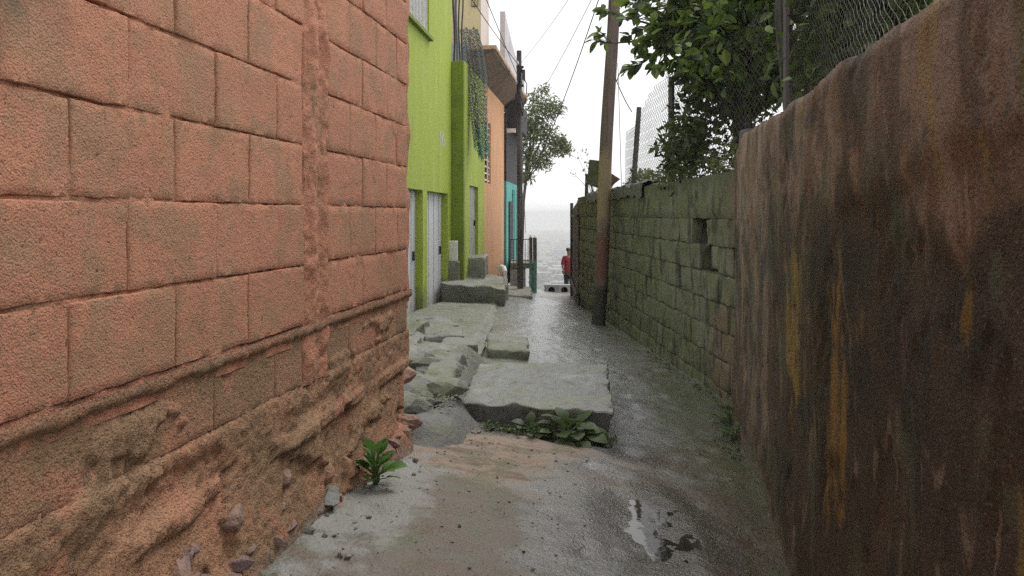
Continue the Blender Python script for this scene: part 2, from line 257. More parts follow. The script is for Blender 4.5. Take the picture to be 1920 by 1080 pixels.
# ------------------------------------------------------------------ mesh helpers
class MB:
    def __init__(s): s.v = []; s.f = []
    def add(s, vs, fs):
        o = len(s.v); s.v += [tuple(x) for x in vs]; s.f += [tuple(i+o for i in f) for f in fs]; return s
    def box(s, x0, x1, y0, y1, z0, z1):
        return s.add([(x0,y0,z0),(x1,y0,z0),(x1,y1,z0),(x0,y1,z0),(x0,y0,z1),(x1,y0,z1),(x1,y1,z1),(x0,y1,z1)],
                     [(0,3,2,1),(4,5,6,7),(0,1,5,4),(1,2,6,5),(2,3,7,6),(3,0,4,7)])
    def tube(s, pts, rad, n=6, cap=True):
        pts = [Vector(p) for p in pts]
        if not isinstance(rad, (list, tuple)): rad = [rad]*len(pts)
        vs, fs = [], []
        ref = None
        for i, p in enumerate(pts):
            d = (pts[min(i+1, len(pts)-1)]-pts[max(i-1, 0)]).normalized()
            if ref is None: ref = Vector((1, 0, 0)) if abs(d.x) < .9 else Vector((0, 1, 0))
            a = (ref-d*ref.dot(d)).normalized(); ref = a; b = d.cross(a)
            for k in range(n):
                t = 2*math.pi*k/n; vs.append(p+(a*math.cos(t)+b*math.sin(t))*rad[i])
        for i in range(len(pts)-1):
            for k in range(n):
                fs.append((i*n+k, i*n+(k+1) % n, (i+1)*n+(k+1) % n, (i+1)*n+k))
        if cap: fs.append(tuple(reversed(range(n)))); fs.append(tuple((len(pts)-1)*n+k for k in range(n)))
        return s.add(vs, fs)
    def seg(s, a, b, r):      # cheap 3-sided wire
        return s.tube([a, b], r, 3, False)
    def grid(s, P):           # P[i][j] points
        n, m = len(P), len(P[0])
        return s.add([p for row in P for p in row], [(i*m+j, (i+1)*m+j, (i+1)*m+j+1, i*m+j+1) for i in range(n-1) for j in range(m-1)])
    def prism(s, poly, axis, a, b):   # polygon in two axes extruded along the third
        def mk(p, t):
            return {'x': (t, p[0], p[1]), 'y': (p[0], t, p[1]), 'z': (p[0], p[1], t)}[axis]
        n = len(poly)
        return s.add([mk(p, a) for p in poly]+[mk(p, b) for p in poly],
                     [tuple(range(n))[::-1], tuple(range(n, 2*n))]+[(i, (i+1) % n, n+(i+1) % n, n+i) for i in range(n)])
    def hexa(s, c, res, r=.005, amp=.003, freq=12, seed=0, amp2=0, freq2=50, skip=''):
        """rounded, roughened box; c = 8 corners (bottom 4 ccw, top 4 ccw), res = cell size"""
        c = [Vector(p) for p in c]
        Ls = [max((c[1]-c[0]).length, 1e-4), max((c[3]-c[0]).length, 1e-4), max((c[4]-c[0]).length, 1e-4)]
        T = []
        for L in Ls:
            n = max(1, int(round(L/res))); e = min(.3, r/L)
            T.append([0, e]+[e+(1-2*e)*i/n for i in range(1, n)]+[1-e, 1])
        def tri(u, v, w):
            b = (c[0]*(1-u)+c[1]*u)*(1-v)+(c[3]*(1-u)+c[2]*u)*v
            t = (c[4]*(1-u)+c[5]*u)*(1-v)+(c[7]*(1-u)+c[6]*u)*v
            return b*(1-w)+t*w
        idx = {}; vs = []; fs = []
        off = Vector((seed*7.3, seed*3.1, seed*5.7))
        def V(i, j, k):
            key = (i, j, k)
            if key in idx: return idx[key]
            t = [T[0][i], T[1][j], T[2][k]]
            ext = [x in (0, 1) for x in t]
            if sum(ext) >= 2:
                for a in range(3):
                    if ext[a]:
                        e = T[a][1]*(.42 if sum(ext) == 2 else .55)
                        t[a] = e if t[a] == 0 else 1-e
            p = tri(*t)
            q = p+noise.noise_vector(p*freq+off)*amp
            if amp2: q = q+noise.noise_vector(p*freq2+off)*amp2
            idx[key] = len(vs); vs.append(q); return idx[key]
        nx, ny, nz = len(T[0])-1, len(T[1])-1, len(T[2])-1
        for i in range(nx):
            for j in range(ny):
                if 'b' not in skip: fs.append((V(i,j,0), V(i,j+1,0), V(i+1,j+1,0), V(i+1,j,0)))
                if 't' not in skip: fs.append((V(i,j,nz), V(i+1,j,nz), V(i+1,j+1,nz), V(i,j+1,nz)))
        for i in range(nx):
            for k in range(nz):
                if 'f' not in skip: fs.append((V(i,0,k), V(i+1,0,k), V(i+1,0,k+1), V(i,0,k+1)))
                if 'k' not in skip: fs.append((V(i,ny,k), V(i,ny,k+1), V(i+1,ny,k+1), V(i+1,ny,k)))
        for j in range(ny):
            for k in range(nz):
                if 'l' not in skip: fs.append((V(0,j,k), V(0,j,k+1), V(0,j+1,k+1), V(0,j+1,k)))
                if 'r' not in skip: fs.append((V(nx,j,k), V(nx,j+1,k), V(nx,j+1,k+1), V(nx,j,k+1)))
        return s.add(vs, fs)
    def hbox(s, x0, x1, y0, y1, z0, z1, *a, **k):
        return s.hexa([(x0,y0,z0),(x1,y0,z0),(x1,y1,z0),(x0,y1,z0),(x0,y0,z1),(x1,y0,z1),(x1,y1,z1),(x0,y1,z1)], *a, **k)
    def rock(s, c, size, seed, sub=2):
        bm = bmesh.new(); bmesh.ops.create_icosphere(bm, subdivisions=sub, radius=1)
        r = random.Random(seed); rot = Matrix.Rotation(r.uniform(0, 6.28), 3, 'Z') @ Matrix.Rotation(r.uniform(-.4, .4), 3, 'X')
        planes = [(Vector((r.gauss(0, 1), r.gauss(0, 1), r.gauss(0, 1))).normalized(), r.uniform(.42, .75)) for _ in range(9)]
        off = Vector((seed*1.7, seed*.9, seed*2.3))
        vs = []
        for v in bm.verts:
            p = v.co.copy()
            for n, d in planes:
                k = p.dot(n)
                if k > d: p -= n*(k-d)
            p += noise.noise_vector(p*1.8+off)*.09
            p = rot @ Vector((p.x*size[0], p.y*size[1], p.z*size[2]))
            vs.append(p+Vector(c))
        fs = [tuple(v.index for v in f.verts) for f in bm.faces]; bm.free()
        return s.add(vs, fs)
    def mesh(s, name):
        me = bpy.data.meshes.new(name); me.from_pydata(s.v, [], s.f); me.update(); return me

def link(name, me, mat, parent=None, loc=(0, 0, 0), smooth=True):
    if mat and not me.materials: me.materials.append(mat)
    if smooth and me.polygons:
        me.polygons.foreach_set('use_smooth', [True]*len(me.polygons))
        if len(me.polygons) < 9000 and name not in ('body', 'red_top', 'trousers', 'hair'): me.set_sharp_from_angle(angle=R(38))
    o = bpy.data.objects.new(name, me); COL.objects.link(o)
    if parent: o.parent = parent
    o.location = loc; return o
def ob(name, mb, mat, parent=None, loc=(0, 0, 0), smooth=False): return link(name, mb.mesh(name), mat, parent, loc, smooth)
def tag(o, label=None, cat=None, group=None, kind=None):
    for k, v in (('label', label), ('category', cat), ('group', group), ('kind', kind)):
        if v: o[k] = v
    return o
def thing(name, loc, rz=0, label=None, cat=None, group=None):
    o = bpy.data.objects.new(name, None); COL.objects.link(o); o.empty_display_size = .1
    o.location = loc; o.rotation_euler = (0, 0, rz); return tag(o, label, cat, group)
def sm(a, b, x):
    t = max(0, min(1, (x-a)/(b-a))); return t*t*(3-2*t)
def nz(x, y, z=0): return noise.noise(Vector((x, y, z)))

# ------------------------------------------------------------------ ground
def XL(Y): return -1.063+.1375*Y if Y < 4.2 else -2.3+.1*max(Y, 8) if Y > 8 else -.49-(Y-4.2)/3.8*1.0
def XR(Y): return .49+.173*Y if Y < 5.55 else 1.75-.0375*Y
def RD(Y):
    if Y < 11: return 1.2+.022*Y
    if Y < 20.6: return 1.442+.044*(Y-11)
    return 1.864+(Y-20.6)*.30
def gz0(X, Y):
    l = 1.0 if Y < 3.1 else 1.0+(RD(Y)-.18-1.0)*sm(3.1, 4.7, Y)
    r = RD(Y); xl, xr = XL(Y), XR(Y)
    if Y > 6: xl = max(xl, -.3)
    t = max(0, min(1, (X-xl)/(xr-xl)))
    return -(l+(r-l)*(.65*t+.35*sm(0, 1, t)))
PUD = [(.545, 3.28, .125, .38), (.62, 4.42, .05, .06)]
PUDZ = []
for (px, py, rx, ry) in PUD: PUDZ.append(gz0(px, py)-.012)
def gz(X, Y):
    z = gz0(X, Y)
    near = sm(16, 6, Y)
    z += nz(X*1.6, Y*1.3)*.022+nz(X*5, Y*4, 3)*.009+near*(nz(X*14, Y*12, 5)*.006+nz(X*34, Y*30, 7)*.0035-.012*sm(.38, .5, nz(X*7, Y*6, 9)))
    for (px, py, rx, ry), pz in zip(PUD, PUDZ):
        d = math.hypot((X-px)/rx, (Y-py)/ry)
        wgt = sm(2.1, .8, d)
        tgt = pz-.006*sm(1.25, .6, d)+nz(X*9, Y*5, 1)*.007+nz(X*25, Y*14, 2)*.004+nz(X*60, Y*30, 2)*.002
        z = z*(1-wgt)+(tgt+.012*nz(X*16, Y*9, 6)*sm(.3, 1.2, d))*wgt
    return z
ys = []; y = -.8
while y < 22.5:
    ys.append(y); y += .10 if y < 1.8 else .022 if y < 5.6 else .045 if y < 9 else .11
g = MB()
g.grid([[(x, yy, gz(x, yy)) for x in [(-1.6+.028*i) for i in range(int(3.7/.028)+1)]][::-1] for yy in ys])
tag(ob('alley_ground', g, M['ground'], smooth=True), 'wet grey and brown concrete floor of the narrow alley', None, None, 'structure')
for i, ((px, py, rx, ry), pz) in enumerate(zip(PUD, PUDZ)):
    m = MB(); n = 28
    m.add([(px+rx*1.25*math.cos(6.283*k/n), py+ry*1.25*math.sin(6.283*k/n), pz-.0055) for k in range(n)], [tuple(range(n))])
    tag(ob('puddle', m, M['water']), ['muddy puddle mirroring the fence, near the brown wall', 'small shallow puddle off the slab corner'][i], None, None, 'structure')
# yard behind the right-hand walls, hill and plain below
m = MB(); m.grid([[(x, yy, -.35+.08*nz(x*.8, yy*.8)) for x in [6, 4.5, 3.5, 2.6, 2.0, 1.75]] for yy in [1.9+.8*i for i in range(18)]])
tag(ob('yard_ground', m, M['soil'], smooth=True), None, None, None, 'structure')
m = MB()
rows = [(22.4, -2.45), (30, -6), (60, -16), (120, -30), (220, -42), (330, -45)]
m.grid([[(x, a, b+(nz(x*.05, a*.05)*2 if a > 25 else 0)) for x in [300, 120, 50, 20, 8, 3, 0, -3, -8, -20, -50, -120, -300]] for a, b in rows])
tag(ob('hillside', m, M['hill'], smooth=True), None, None, None, 'structure')
m = MB(); m.grid([[(x, a, -45.0-.02) for x in (1150, 500, 200, 0, -200, -500, -1150)] for a in (325, 600, 1000, 1500, 2000, 2450)])
tag(ob('plain', m, M['plain']), 'hazy city plain far below the alley', None, None, 'structure')

# ------------------------------------------------------------------ salmon block wall (left)
ANG_L = math.atan2(1, .1375); KL = math.hypot(1, .1375)
lw = thing('block_wall', (-1.063, 0, 0), ANG_L, 'rough salmon painted concrete block wall with a ragged tie column along the alley', 'wall')
kind_j = {}
def joints(k, side):
    if side == 0:
        a = 1.62 if k % 2 == 0 else 1.81
        xs = [a+.38*n for n in range(-4, 5)]
        xs = [.45]+[x for x in xs if .55 < x < 2.68]+[2.775]
    else:
        xs = [2.99, 3.40, 3.73, 4.075] if k % 2 == 0 else [2.99, 3.24, 3.57, 3.9, 4.075]
    return xs
for k in range(-3, 9):
    z0 = .03+.195*k
    for side in (0, 1):
        xs = joints(k, side)
        for a, b in zip(xs, xs[1:]):
            s0, s1 = a*KL, b*KL
            cx, cz = (s0+s1)/2, z0+.0975
            hx, hz = (s1-s0)/2-rnd.uniform(.001, .004), .0975-rnd.uniform(.001, .0045)
            d = rnd.uniform(-.004, .001)+(.004 if k == -3 else 0)
            far = a > 2.9
            m = MB().hbox(-hx, hx, d, d+.035, -hz, hz, .028 if far else .018, r=.0026, amp=.0028, freq=9, seed=rnd.random()*50, amp2=.0026, freq2=52, skip='k')
            tl = rnd.uniform(-.006, .006)
            m.v = [(x, y+tl*x/hx*.5, z) for x, y, z in m.v]
            ob('block', m, M['salmon'] if k > -3 else M['footing'], lw, (cx, 0, cz), True)
# mortar face behind and between the blocks
P = []
ns = int((4.13*KL-.4)/.02); nzr = int(2.25/.018)
for i in range(ns+1):
    s = .4+i*.02; row = []
    for j in range(nzr+1):
        z = -.42+j*.018
        v = .0045+.008*nz(s*4, z*4, 2)+.007*nz(s*20, z*20, 4)
        Yp = s/KL
        if 2.76 < Yp < 3.0:            # ragged column between the two panels
            e = min(Yp-2.76, 3.0-Yp)/.05
            v = v*(1-min(1, e))+min(1, e)*(.002+.014*nz(s*8, z*7, 9)+.012*abs(nz(s*26, z*20, 5)))
        if Yp > 4.06: v = .004+.016*nz(s*10, z*9, 9)
        row.append((s, v, z))
    P.append(row)
m = MB().grid([r_ for r_ in P])
ob('mortar', m, M['mortar'], lw, smooth=True)
m = MB().box(-1.8, 4.13*KL+.004, .03, .17, -1.3, 1.84)
ob('wall_core', m, M['mortar'], lw)
m = MB().hbox(-1.8, .447*KL, -.004, .028, -.4, 1.84, .08, r=.01, amp=.004)
ob('plain_face', m, M['salmon'], lw)
m = MB().hbox(-1.8, 4.14*KL, -.03, .18, 1.842, 1.93, .1, r=.01, amp=.006)
ob('coping', m, M['mortar'], lw)
# rough tie column
P = []
for i in range(25):
    row = []
    for j in range(250):
        t = i/24; z = -.56+j*.0096
        e0 = .022*nz(z*5, 1)+.018*nz(z*19, 2); e1 = .022*nz(z*5, 4)+.018*nz(z*19, 6)
        s = (2.772*KL+e0)*(1-t)+(2.992*KL+e1)*t
        edge = min(t, 1-t)*24
        v = -.006-.012*nz(s*14, z*9, 3)-.007*nz(s*34, z*26, 8)-.005*nz(s*90, z*80, 5)+.005*math.cos(t*6.28*1.5)+(.022 if edge < .5 else 0)
        row.append((s, v, z))
    P.append(row)
ob('tie_column', MB().grid(P), M['mortar'], lw, smooth=True)
# raw footing under the blocks
def foot(s, z):
    h = -.36-z
    top = .012*sm(.040, .030, h+.010*nz(s*9, 5)+.006*nz(s*31, 5))          # mortar shelf under the painted courses
    back = -.010*sm(.202, .190, h)                                      # lies behind the first raw course
    f = top+back*sm(.03, .045, h)+.004*nz(s*6, z*9)
    sc = nz(s*2.2+z, z*3.8, 57)+.25*nz(s*9, z*12, 8)+.10*nz(s*26, z*30, 9)   # scabs of render left on it
    f += .016*sm(.20, .22, sc)*sm(.05, .09, h)*sm(.30, .2, h)
    bd = -.705+.015*nz(s*2.2, 3, 1)
    f += .014*sm(.026, .019, abs(z-bd))*sm(-.15, -.05, nz(s*2.7, 8, 2))
    low = max(0, -.74-z)
    f += .06*(low/.3)*(1+.4*nz(s*1.3, z*1.2, 5))
    a = nz(s*2.0+z*.8, z*3.6, 7)+.25*nz(s*8, z*12, 8)+.10*nz(s*24, z*30, 9)
    f -= .014*sm(.20, .22, a)*sm(.22, .26, h)
    b = nz(s*2.0-z, z*4.0, 17)+.22*nz(s*9, z*12, 27)+.10*nz(s*30, z*34, 5)
    f += .020*sm(.10, .118, b)*sm(.28, .34, h)
    c = nz(s*3+z*2, z*7, 37)+.25*nz(s*13, z*18, 27)+.08*nz(s*34, z*40, 3)
    f -= .030*sm(.24, .26, c)*sm(.44, .54, h)
    f += (.003*nz(s*14, z*16, 3)+.005*nz(s*34, z*36, 4)+.007*nz(s*70, z*70)+.004*nz(s*120, z*110, 9))*sm(.0, .05, h)
    return f
P = []
n1 = int((4.125*KL-.4)/.010)
for i in range(n1+1):
    row = []
    for j in range(88):
        z = -.362-j*.0109
        smax = 4.125-.17*sm(-.66, -.78, z)+.02*nz(z*9, 3)
        s = .4+(smax*KL-.4)*i/n1
        row.append((s, -foot(s, z), z))
    P.append(row)
P.append([(p[0]+.005, .06, p[2]) for p in P[-1]]); P.append([(p[0]-.02, .16, p[2]) for p in P[-1]])
ob('footing', MB().grid([r_[::-1] for r_ in P]), M['footing'], lw, smooth=True)
for i in range(46):
    s = rnd.uniform(1.7, 3.1) if i < 36 else rnd.uniform(3.3, 4.0)
    z = rnd.uniform(-1.05, -.80) if s < 2.7 else rnd.uniform(-1.04, -.96)
    r = rnd.uniform(.025, .075)
    m = MB().rock((0, 0, 0), (r*1.3, r*.8, r*.62), i+3)
    ob('stone', m, M['stone_a'] if rnd.random() < .93 else M['stone_g'], lw, (s, -foot(s, z)+.45*r-.02*rnd.random()*(.2 if z > -.96 else 2), z), False)

# ------------------------------------------------------------------ raised walkway, rubble, slab and steps
def wz(Y): return -.80-.0395*Y
P = []
for i in range(128):
    Y = 6.55+i*.055; row = []
    xe = -.29+.0155*(Y-6.5)+.02*nz(Y*2.2, 5)
    x0 = -2.3+.1*max(Y, 8)-.02 if Y > 8 else -1.55
    for j in range(48):
        x = x0+(xe-x0)*j/47
        z = wz(Y)+.02*nz(x*2.5, Y*2)+.008*nz(x*9, Y*8, 2)-.035*sm(.2, .5, nz(x*1.8, Y*1.5, 6))*sm(9.5, 7.5, Y)
        bro = sm(10.6, 8.2, Y)*sm(-.42, -.75, x+.25*nz(Y*1.2, 9))
        z += bro*(.05*nz(x*5, Y*3.2, 11)+.03*nz(x*12, Y*8, 13)-.06*sm(.05, .12, nz(x*3.4, Y*2.3, 15))+.015*nz(x*26, Y*18, 14))
        z -= sm(7.2, 6.5, Y)*(.10+.06*nz(x*3, 1))+.04*sm(.03, -.03, xe-x-.03)
        row.append((x, Y, z))
    row.append((xe+.03, Y, wz(Y)-.06)); row.append((xe+.035+.01*nz(Y*4, 3), Y, gz(xe, Y)-.05))
    P.append(row)
P = [[(p[0], p[1]-.06, p[2]-.35) for p in P[0]]]+P
tag(ob('walkway', MB().grid([r_[::-1] for r_ in P]), M['concrete'], smooth=True), 'cracked raised concrete walkway before the green doors', None, None, 'structure')
# loose ground by the wall corner
P = [[(x, yy, -1.0-.012*(yy-4.1)*3+.05*nz(x*3, yy*3)+.03*nz(x*9, yy*8, 3)+.015*nz(x*22, yy*20, 1)-.16*sm(-.36, -.12, x)+.06*sm(5.6, 6.6, yy)-.1*sm(4.15, 3.9, yy))
      for x in [-1.5+.028*i for i in range(50)]][::-1] for yy in [3.9+.04*i for i in range(70)]]
tag(ob('rubble_ground', MB().grid(P), M['stone_g'], smooth=True), 'grey broken ground by the end of the salmon wall', None, None, 'structure')
def rz_(x, yy): return -1.0-.036*(yy-4.1)
GR = 'grey stones and broken concrete beyond the salmon wall corner'
spots = []
for i in range(34):
    yy = rnd.uniform(4.25, 6.6); x = rnd.uniform(-.17*yy/1.45-.04, -.36+.03*nz(yy, 3)) if i > 6 else rnd.uniform(-.62, -.48)
    spots.append((x, yy, rnd.uniform(.035, .09) if i % 3 else rnd.uniform(.08, .14)))
for i, (x, yy, r) in enumerate(spots):
    m = MB().rock((0, 0, 0), (r*1.35, r, r*.6), 40+i)
    tag(ob('rubble_stone', m, M['stone_g'] if i % 4 else M['concrete'], None, (x, yy, rz_(x, yy)+.25*r), False),
        'grey angular stone in the heap between the salmon wall and the slab', 'stone', GR)
m = MB().rock((0, 0, 0), (.10, .075, .05), 99)
tag(ob('rubble_stone', m, M['stone_a'], None, (-.545, 4.28, -.80), False), 'reddish stone wedged against the lower corner of the salmon wall', 'stone', GR)
# broken chunk of concrete with a straight edge, left of the slab
m = MB().hexa([(-.60, 5.25, -1.14), (-.36, 5.05, -1.16), (-.30, 6.05, -1.16), (-.56, 6.2, -1.14), (-.56, 5.3, -1.01), (-.40, 5.15, -1.02), (-.33, 6.0, -.98), (-.54, 6.15, -.97)], .04, .02, .018, 8, 3, .008, 25)
tag(ob('concrete_chunk', m, M['concrete'], smooth=True), 'broken tilted concrete chunk on the rubble left of the slab', 'concrete')
m = MB()
r2 = random.Random(3)
BS = [(-.62, 6.30, .50, .62, -1.035, .12, .05), (-.98, 6.75, .46, .60, -1.02, -.1, .03), (-.50, 6.95, .40, .45, -1.075, .3, -.03), (-.95, 6.05, .36, .42, -1.06, .5, .06), (-.66, 5.72, .30, .36, -1.06, -.4, .07), (-1.12, 7.5, .5, .6, -1.06, .2, .02), (-.42, 6.42, .26, .34, -1.10, -.3, .05), (-.62, 7.75, .46, .5, -1.055, .15, .03), (-1.05, 8.3, .42, .6, -1.09, -.25, .04), (-.78, 8.75, .36, .46, -1.10, .35, .02), (-1.25, 9.1, .36, .5, -1.10, .1, .03)]
for i, (x, yy, wx, wy, zt, a, tlt) in enumerate(BS):
    ca, sa = math.cos(a), math.sin(a)
    def q(u, v, z): return (x+u*ca-v*sa, yy+u*sa+v*ca, z+tlt*v/wy*2)
    k = [1-.3*r2.random() for _ in range(4)]
    cs_ = [(-wx/2*k[0], -wy/2*k[1]), (wx/2*k[1], -wy/2*k[2]), (wx/2*k[2], wy/2*k[3]), (-wx/2*k[3], wy/2*k[0])]
    mm = MB().hexa([q(u, v, zt-.16) for u, v in cs_]+[q(u, v, zt) for u, v in cs_], .035, .008, .022, 7, i+2, .009, 24)
    tag(ob('broken_slab', mm, M['concrete'], smooth=True), 'cracked concrete piece stepping up from the rubble to the raised walkway', 'concrete', 'broken concrete pieces at the near end of the walkway', 'thing')
for i in range(640):
    yy = r2.uniform(4.2, 6.5); x = r2.uniform(-.9, -.2)
    if i < 380: x, yy = r2.gauss(-.28, .10), r2.uniform(4.35, 5.2)
    elif i < 410:
        yy = r2.uniform(2.5, 4.1); x = XL(yy)+.03+abs(r2.gauss(.10, .07))
    r = .004+.012*r2.random()**2.2
    zz = gz(x, yy) if yy < 4.2 or x > -.3 else rz_(x, yy)+.02
    m.rock((x, yy, zz+.3*r), (r*1.2, r, r*.7), i, 1)
tag(ob('gravel', m, M['concrete']), 'loose grit and pebbles along the foot of the wall', None, None, 'stuff')
lt = MB()
for i in range(1300):
    yy = 2.3+6.5*r2.random()**1.5; x = XL(min(yy, 4))+.1+(XR(yy)-XL(min(yy, 4))-.2)*r2.random()
    if yy > 4.5 and x < .75: continue
    if any(math.hypot((x-p[0])/p[2], (yy-p[1])/p[3]) < 1.3 for p in PUD): continue
    r = .0025+.006*r2.random()**3
    lt.rock((x, yy, gz(x, yy)+.2*r), (r*1.3, r, r*.6), i, 1)
tag(ob('grit', lt, M['stone_g']), 'fine grit scattered over the alley floor', None, None, 'stuff')
dl = MB()
for i in range(46):
    yy = r2.uniform(2.6, 5.2) if i > 22 else r2.uniform(3.9, 4.5); x = r2.uniform(-.45, 1.1) if i > 22 else r2.uniform(-.45, .1)
    if yy > 4.5: x = r2.uniform(.8, 1.25)
    L = r2.uniform(.012, .03); a = r2.uniform(0, 6.28); c, s_ = math.cos(a), math.sin(a)
    pts = [(0, 0, .002), (-.25*L, .5*L, .006), (.05*L, .55*L, .003), (.3*L, .45*L, .007), (0, L, .004)]
    dl.add([(x+p[0]*c-p[1]*s_, yy+p[0]*s_+p[1]*c, gz(x+p[0]*c-p[1]*s_, yy+p[0]*s_+p[1]*c)+p[2]) for p in pts], [(0, 2, 1), (0, 3, 2), (1, 2, 4), (2, 3, 4)])
tag(ob('dead_leaves', dl, M['deadleaf']), 'small dead leaves and scraps on the alley floor', None, None, 'stuff')
# concrete slab
zs = -1.055
m = MB().hexa([(-.22, 4.90, -1.26), (.50, 4.74, -1.34), (.62, 5.95, -1.34), (-.18, 5.95, -1.22),
               (-.29, 4.80, zs-.005), (.555, 4.62, zs-.012), (.665, 5.98, zs+.01), (-.22, 5.98, zs+.012)], .02, .008, .018, 5, 1, .012, 17)
tag(ob('concrete_slab', m, M['slab'], smooth=True), 'flat worn concrete slab step with weeds growing under its front edge', 'step', None, 'thing')
m = MB().hexa([(-.18, 7.13, -1.32), (.12, 7.11, -1.32), (.15, 7.75, -1.32), (-.22, 7.75, -1.32),
               (-.20, 7.08, -1.115), (.145, 7.05, -1.13), (.13, 7.75, -1.10), (-.22, 7.75, -1.09)], .03, .012, .016, 6, 2, .010, 22)
tag(ob('concrete_step', m, M['concrete'], smooth=True), 'small low concrete step with a dark front beside the raised walkway', 'step')
m = MB().hexa([(-1.04, 12.78, -1.4), (-.13, 12.52, -1.5), (-.06, 14.6, -1.6), (-1.0, 14.6, -1.5),
               (-1.06, 12.65, -1.02), (-.10, 12.35, -1.07), (-.08, 14.6, -1.06), (-1.0, 14.6, -1.0)], .05, .015, .03, 4, 4, .018, 14)
tag(ob('concrete_step', m, M['concrete'], smooth=True), 'wide mossy concrete step across the end of the raised walkway', 'step')
m = MB().hexa([(-.93, 14.0, -1.1), (-.44, 13.9, -1.1), (-.42, 15.2, -1.1), (-.9, 15.2, -1.1),
               (-.92, 14.0, -.72), (-.45, 13.9, -.70), (-.43, 15.2, -.70), (-.9, 15.2, -.72)], .05, .02, .012, 5, 6, .006, 20)
tag(ob('concrete_step', m, M['concrete'], smooth=True), 'upper pale concrete step below the grey door', 'step')
m = MB().hexa([(-.14, 15.55, -1.75), (.37, 15.45, -1.75), (.40, 17.6, -1.8), (-.14, 17.6, -1.8),
               (-.14, 15.55, -1.46), (.36, 15.45, -1.47), (.39, 17.6, -1.50), (-.14, 17.6, -1.47)], .07, .02, .015, 5, 7, .006, 18)
tag(ob('concrete_step', m, M['concrete'], smooth=True), 'low concrete step at the foot of the grey utility pole', 'step')

# ------------------------------------------------------------------ green house
ANG_F = math.atan2(1, .1); KF = math.hypot(1, .1)
gh = thing('green_house', (-2.3, 0, 0), ANG_F, 'lime green house with two white doors and a barred window, first past the salmon wall', 'house')
def fs(Y): return Y*KF
Y0, Y1 = 8.2, 13.42
def wallrun(mb, x0, x1, z0, z1, openings, y0=0., y1=.18):
    """wall with rectangular openings: butted boxes"""
    xs = sorted({x0, x1, *[o[0] for o in openings], *[o[1] for o in openings]})
    for a, b in zip(xs, xs[1:]):
        cuts = sorted([(o[2], o[3]) for o in openings if o[0] <= a+1e-6 and o[1] >= b-1e-6])
        z = z0
        for c, d in cuts:
            if c > z: mb.box(a, b, y0, y1, z, c)
            z = d
        if z < z1: mb.box(a, b, y0, y1, z, z1)
DT = .32
ops = [(fs(9.3), fs(11.25), -1.4, DT), (fs(11.53), fs(13.13), -1.4, DT), (fs(10.2), fs(11.66), 2.42, 3.7)]
m = MB(); wallrun(m, fs(Y0), fs(Y1), -1.45, 4.2, ops); m.box(fs(Y0), fs(Y1), .182, 3, 4.0, 4.19); m.box(fs(Y0), fs(Y0)+.15, .182, 3, -1.45, 3.998)
ob('wall', m, M['lime'], gh)
for a, b in ((9.3, 11.25), (11.53, 13.13)):
    m = MB(); n = 8
    for i in range(n):      # pressed vertical ribs
        x0 = fs(a)+(fs(b)-fs(a))*i/n; x1 = fs(a)+(fs(b)-fs(a))*(i+1)/n
        m.box(x0+.004, x1-.004, .10 if i % 2 else .108, .13, -1.36, DT-.01)
    m.box(fs(a)+.002, fs(b)-.002, .131, .15, -1.37, DT-.004)
    d = ob('door', m, M['white_metal'], gh)
    ob('handle', MB().box(fs(b)-.2, fs(b)-.17, .07, .098, -.6, -.48), M['black'], d)
win = ob('window', MB().box(fs(10.2)+.002, fs(11.66)-.002, .12, .14, 2.422, 3.698), M['glass'], gh)
m = MB()
for i in range(17):
    x = fs(10.22)+(fs(11.64)-fs(10.22))*i/16
    m.box(x-.012, x+.012, .02, .04, 2.425, 3.695)
ob('window_bars', m, M['white'], win)
ob('sill', MB().box(fs(10.15), fs(11.70), -.06, .10, 2.37, 2.417), M['lime_shaded'], win)
# white chalked scrawl on the green facade
m = MB()
def stroke(mb, pts, wd=.012):
    for (a, b) in zip(pts, pts[1:]):
        dx, dz = b[0]-a[0], b[1]-a[1]; l = math.hypot(dx, dz) or 1; ux, uz = -dz/l*wd, dx/l*wd
        mb.add([(a[0]+ux, -.003, a[1]+uz), (a[0]-ux, -.003, a[1]-uz), (b[0]-ux, -.003, b[1]-uz), (b[0]+ux, -.003, b[1]+uz)], [(0, 1, 2, 3)])
bx = fs(12.45)
for pts in ([(0, .22), (.06, .12), (.12, .24)], [(.06, .12), (.03, .0)], [(.17, 0), (.2, .26)], [(.2, .12), (.3, .2)], [(.2, .1), (.31, .01)], [(.34, .0), (.37, .16), (.42, .02)]):
    stroke(m, [(bx+p[0], 1.0+p[1]) for p in pts])
ob('painted_mark', m, M['white'], gh)
# projecting second bay with grey door
gh2 = thing('green_bay', (-2.11, 0, 0), ANG_F, 'narrow projecting lime green bay with a grey door behind the hanging net', 'house')
m = MB(); wallrun(m, fs(13.43)+.12, fs(15.95), -1.3, 2.44, [(fs(14.07), fs(15.1), -.72, .48)], 0, .16)
ob('wall', m, M['lime'], gh2)
m = MB().hbox(fs(13.42), fs(13.42)+.117, -.008, .40, -1.3, 2.42, .15, r=.008, amp=.004)
ob('pier', m, M['lime_shaded'], gh2)
d = ob('door', MB().box(fs(14.07)+.002, fs(15.1)-.002, .05, .08, -.718, .478), M['grey_metal'], gh2)
ob('handle', MB().box(fs(14.9), fs(14.93), .02, .048, -.2, -.1), M['black'], d)
m = MB().hbox(-.07, .07, -.06, .06, 0, .32, .08, r=.01, amp=.003)
tag(ob('meter_box', m, M['white'], None, (-.915, 13.3, -1.0+.27)), 'white box standing beside the shaded green pier at the top of the wide step', 'box')
m = MB().hbox(-.12, .10, -.12, .10, -.32, -.001, .08, r=.01, amp=.01)
tag(ob('concrete_block', m, M['concrete'], None, (-.92, 13.3, -.73)), 'rough concrete block carrying the white box by the shaded green pier', 'concrete')

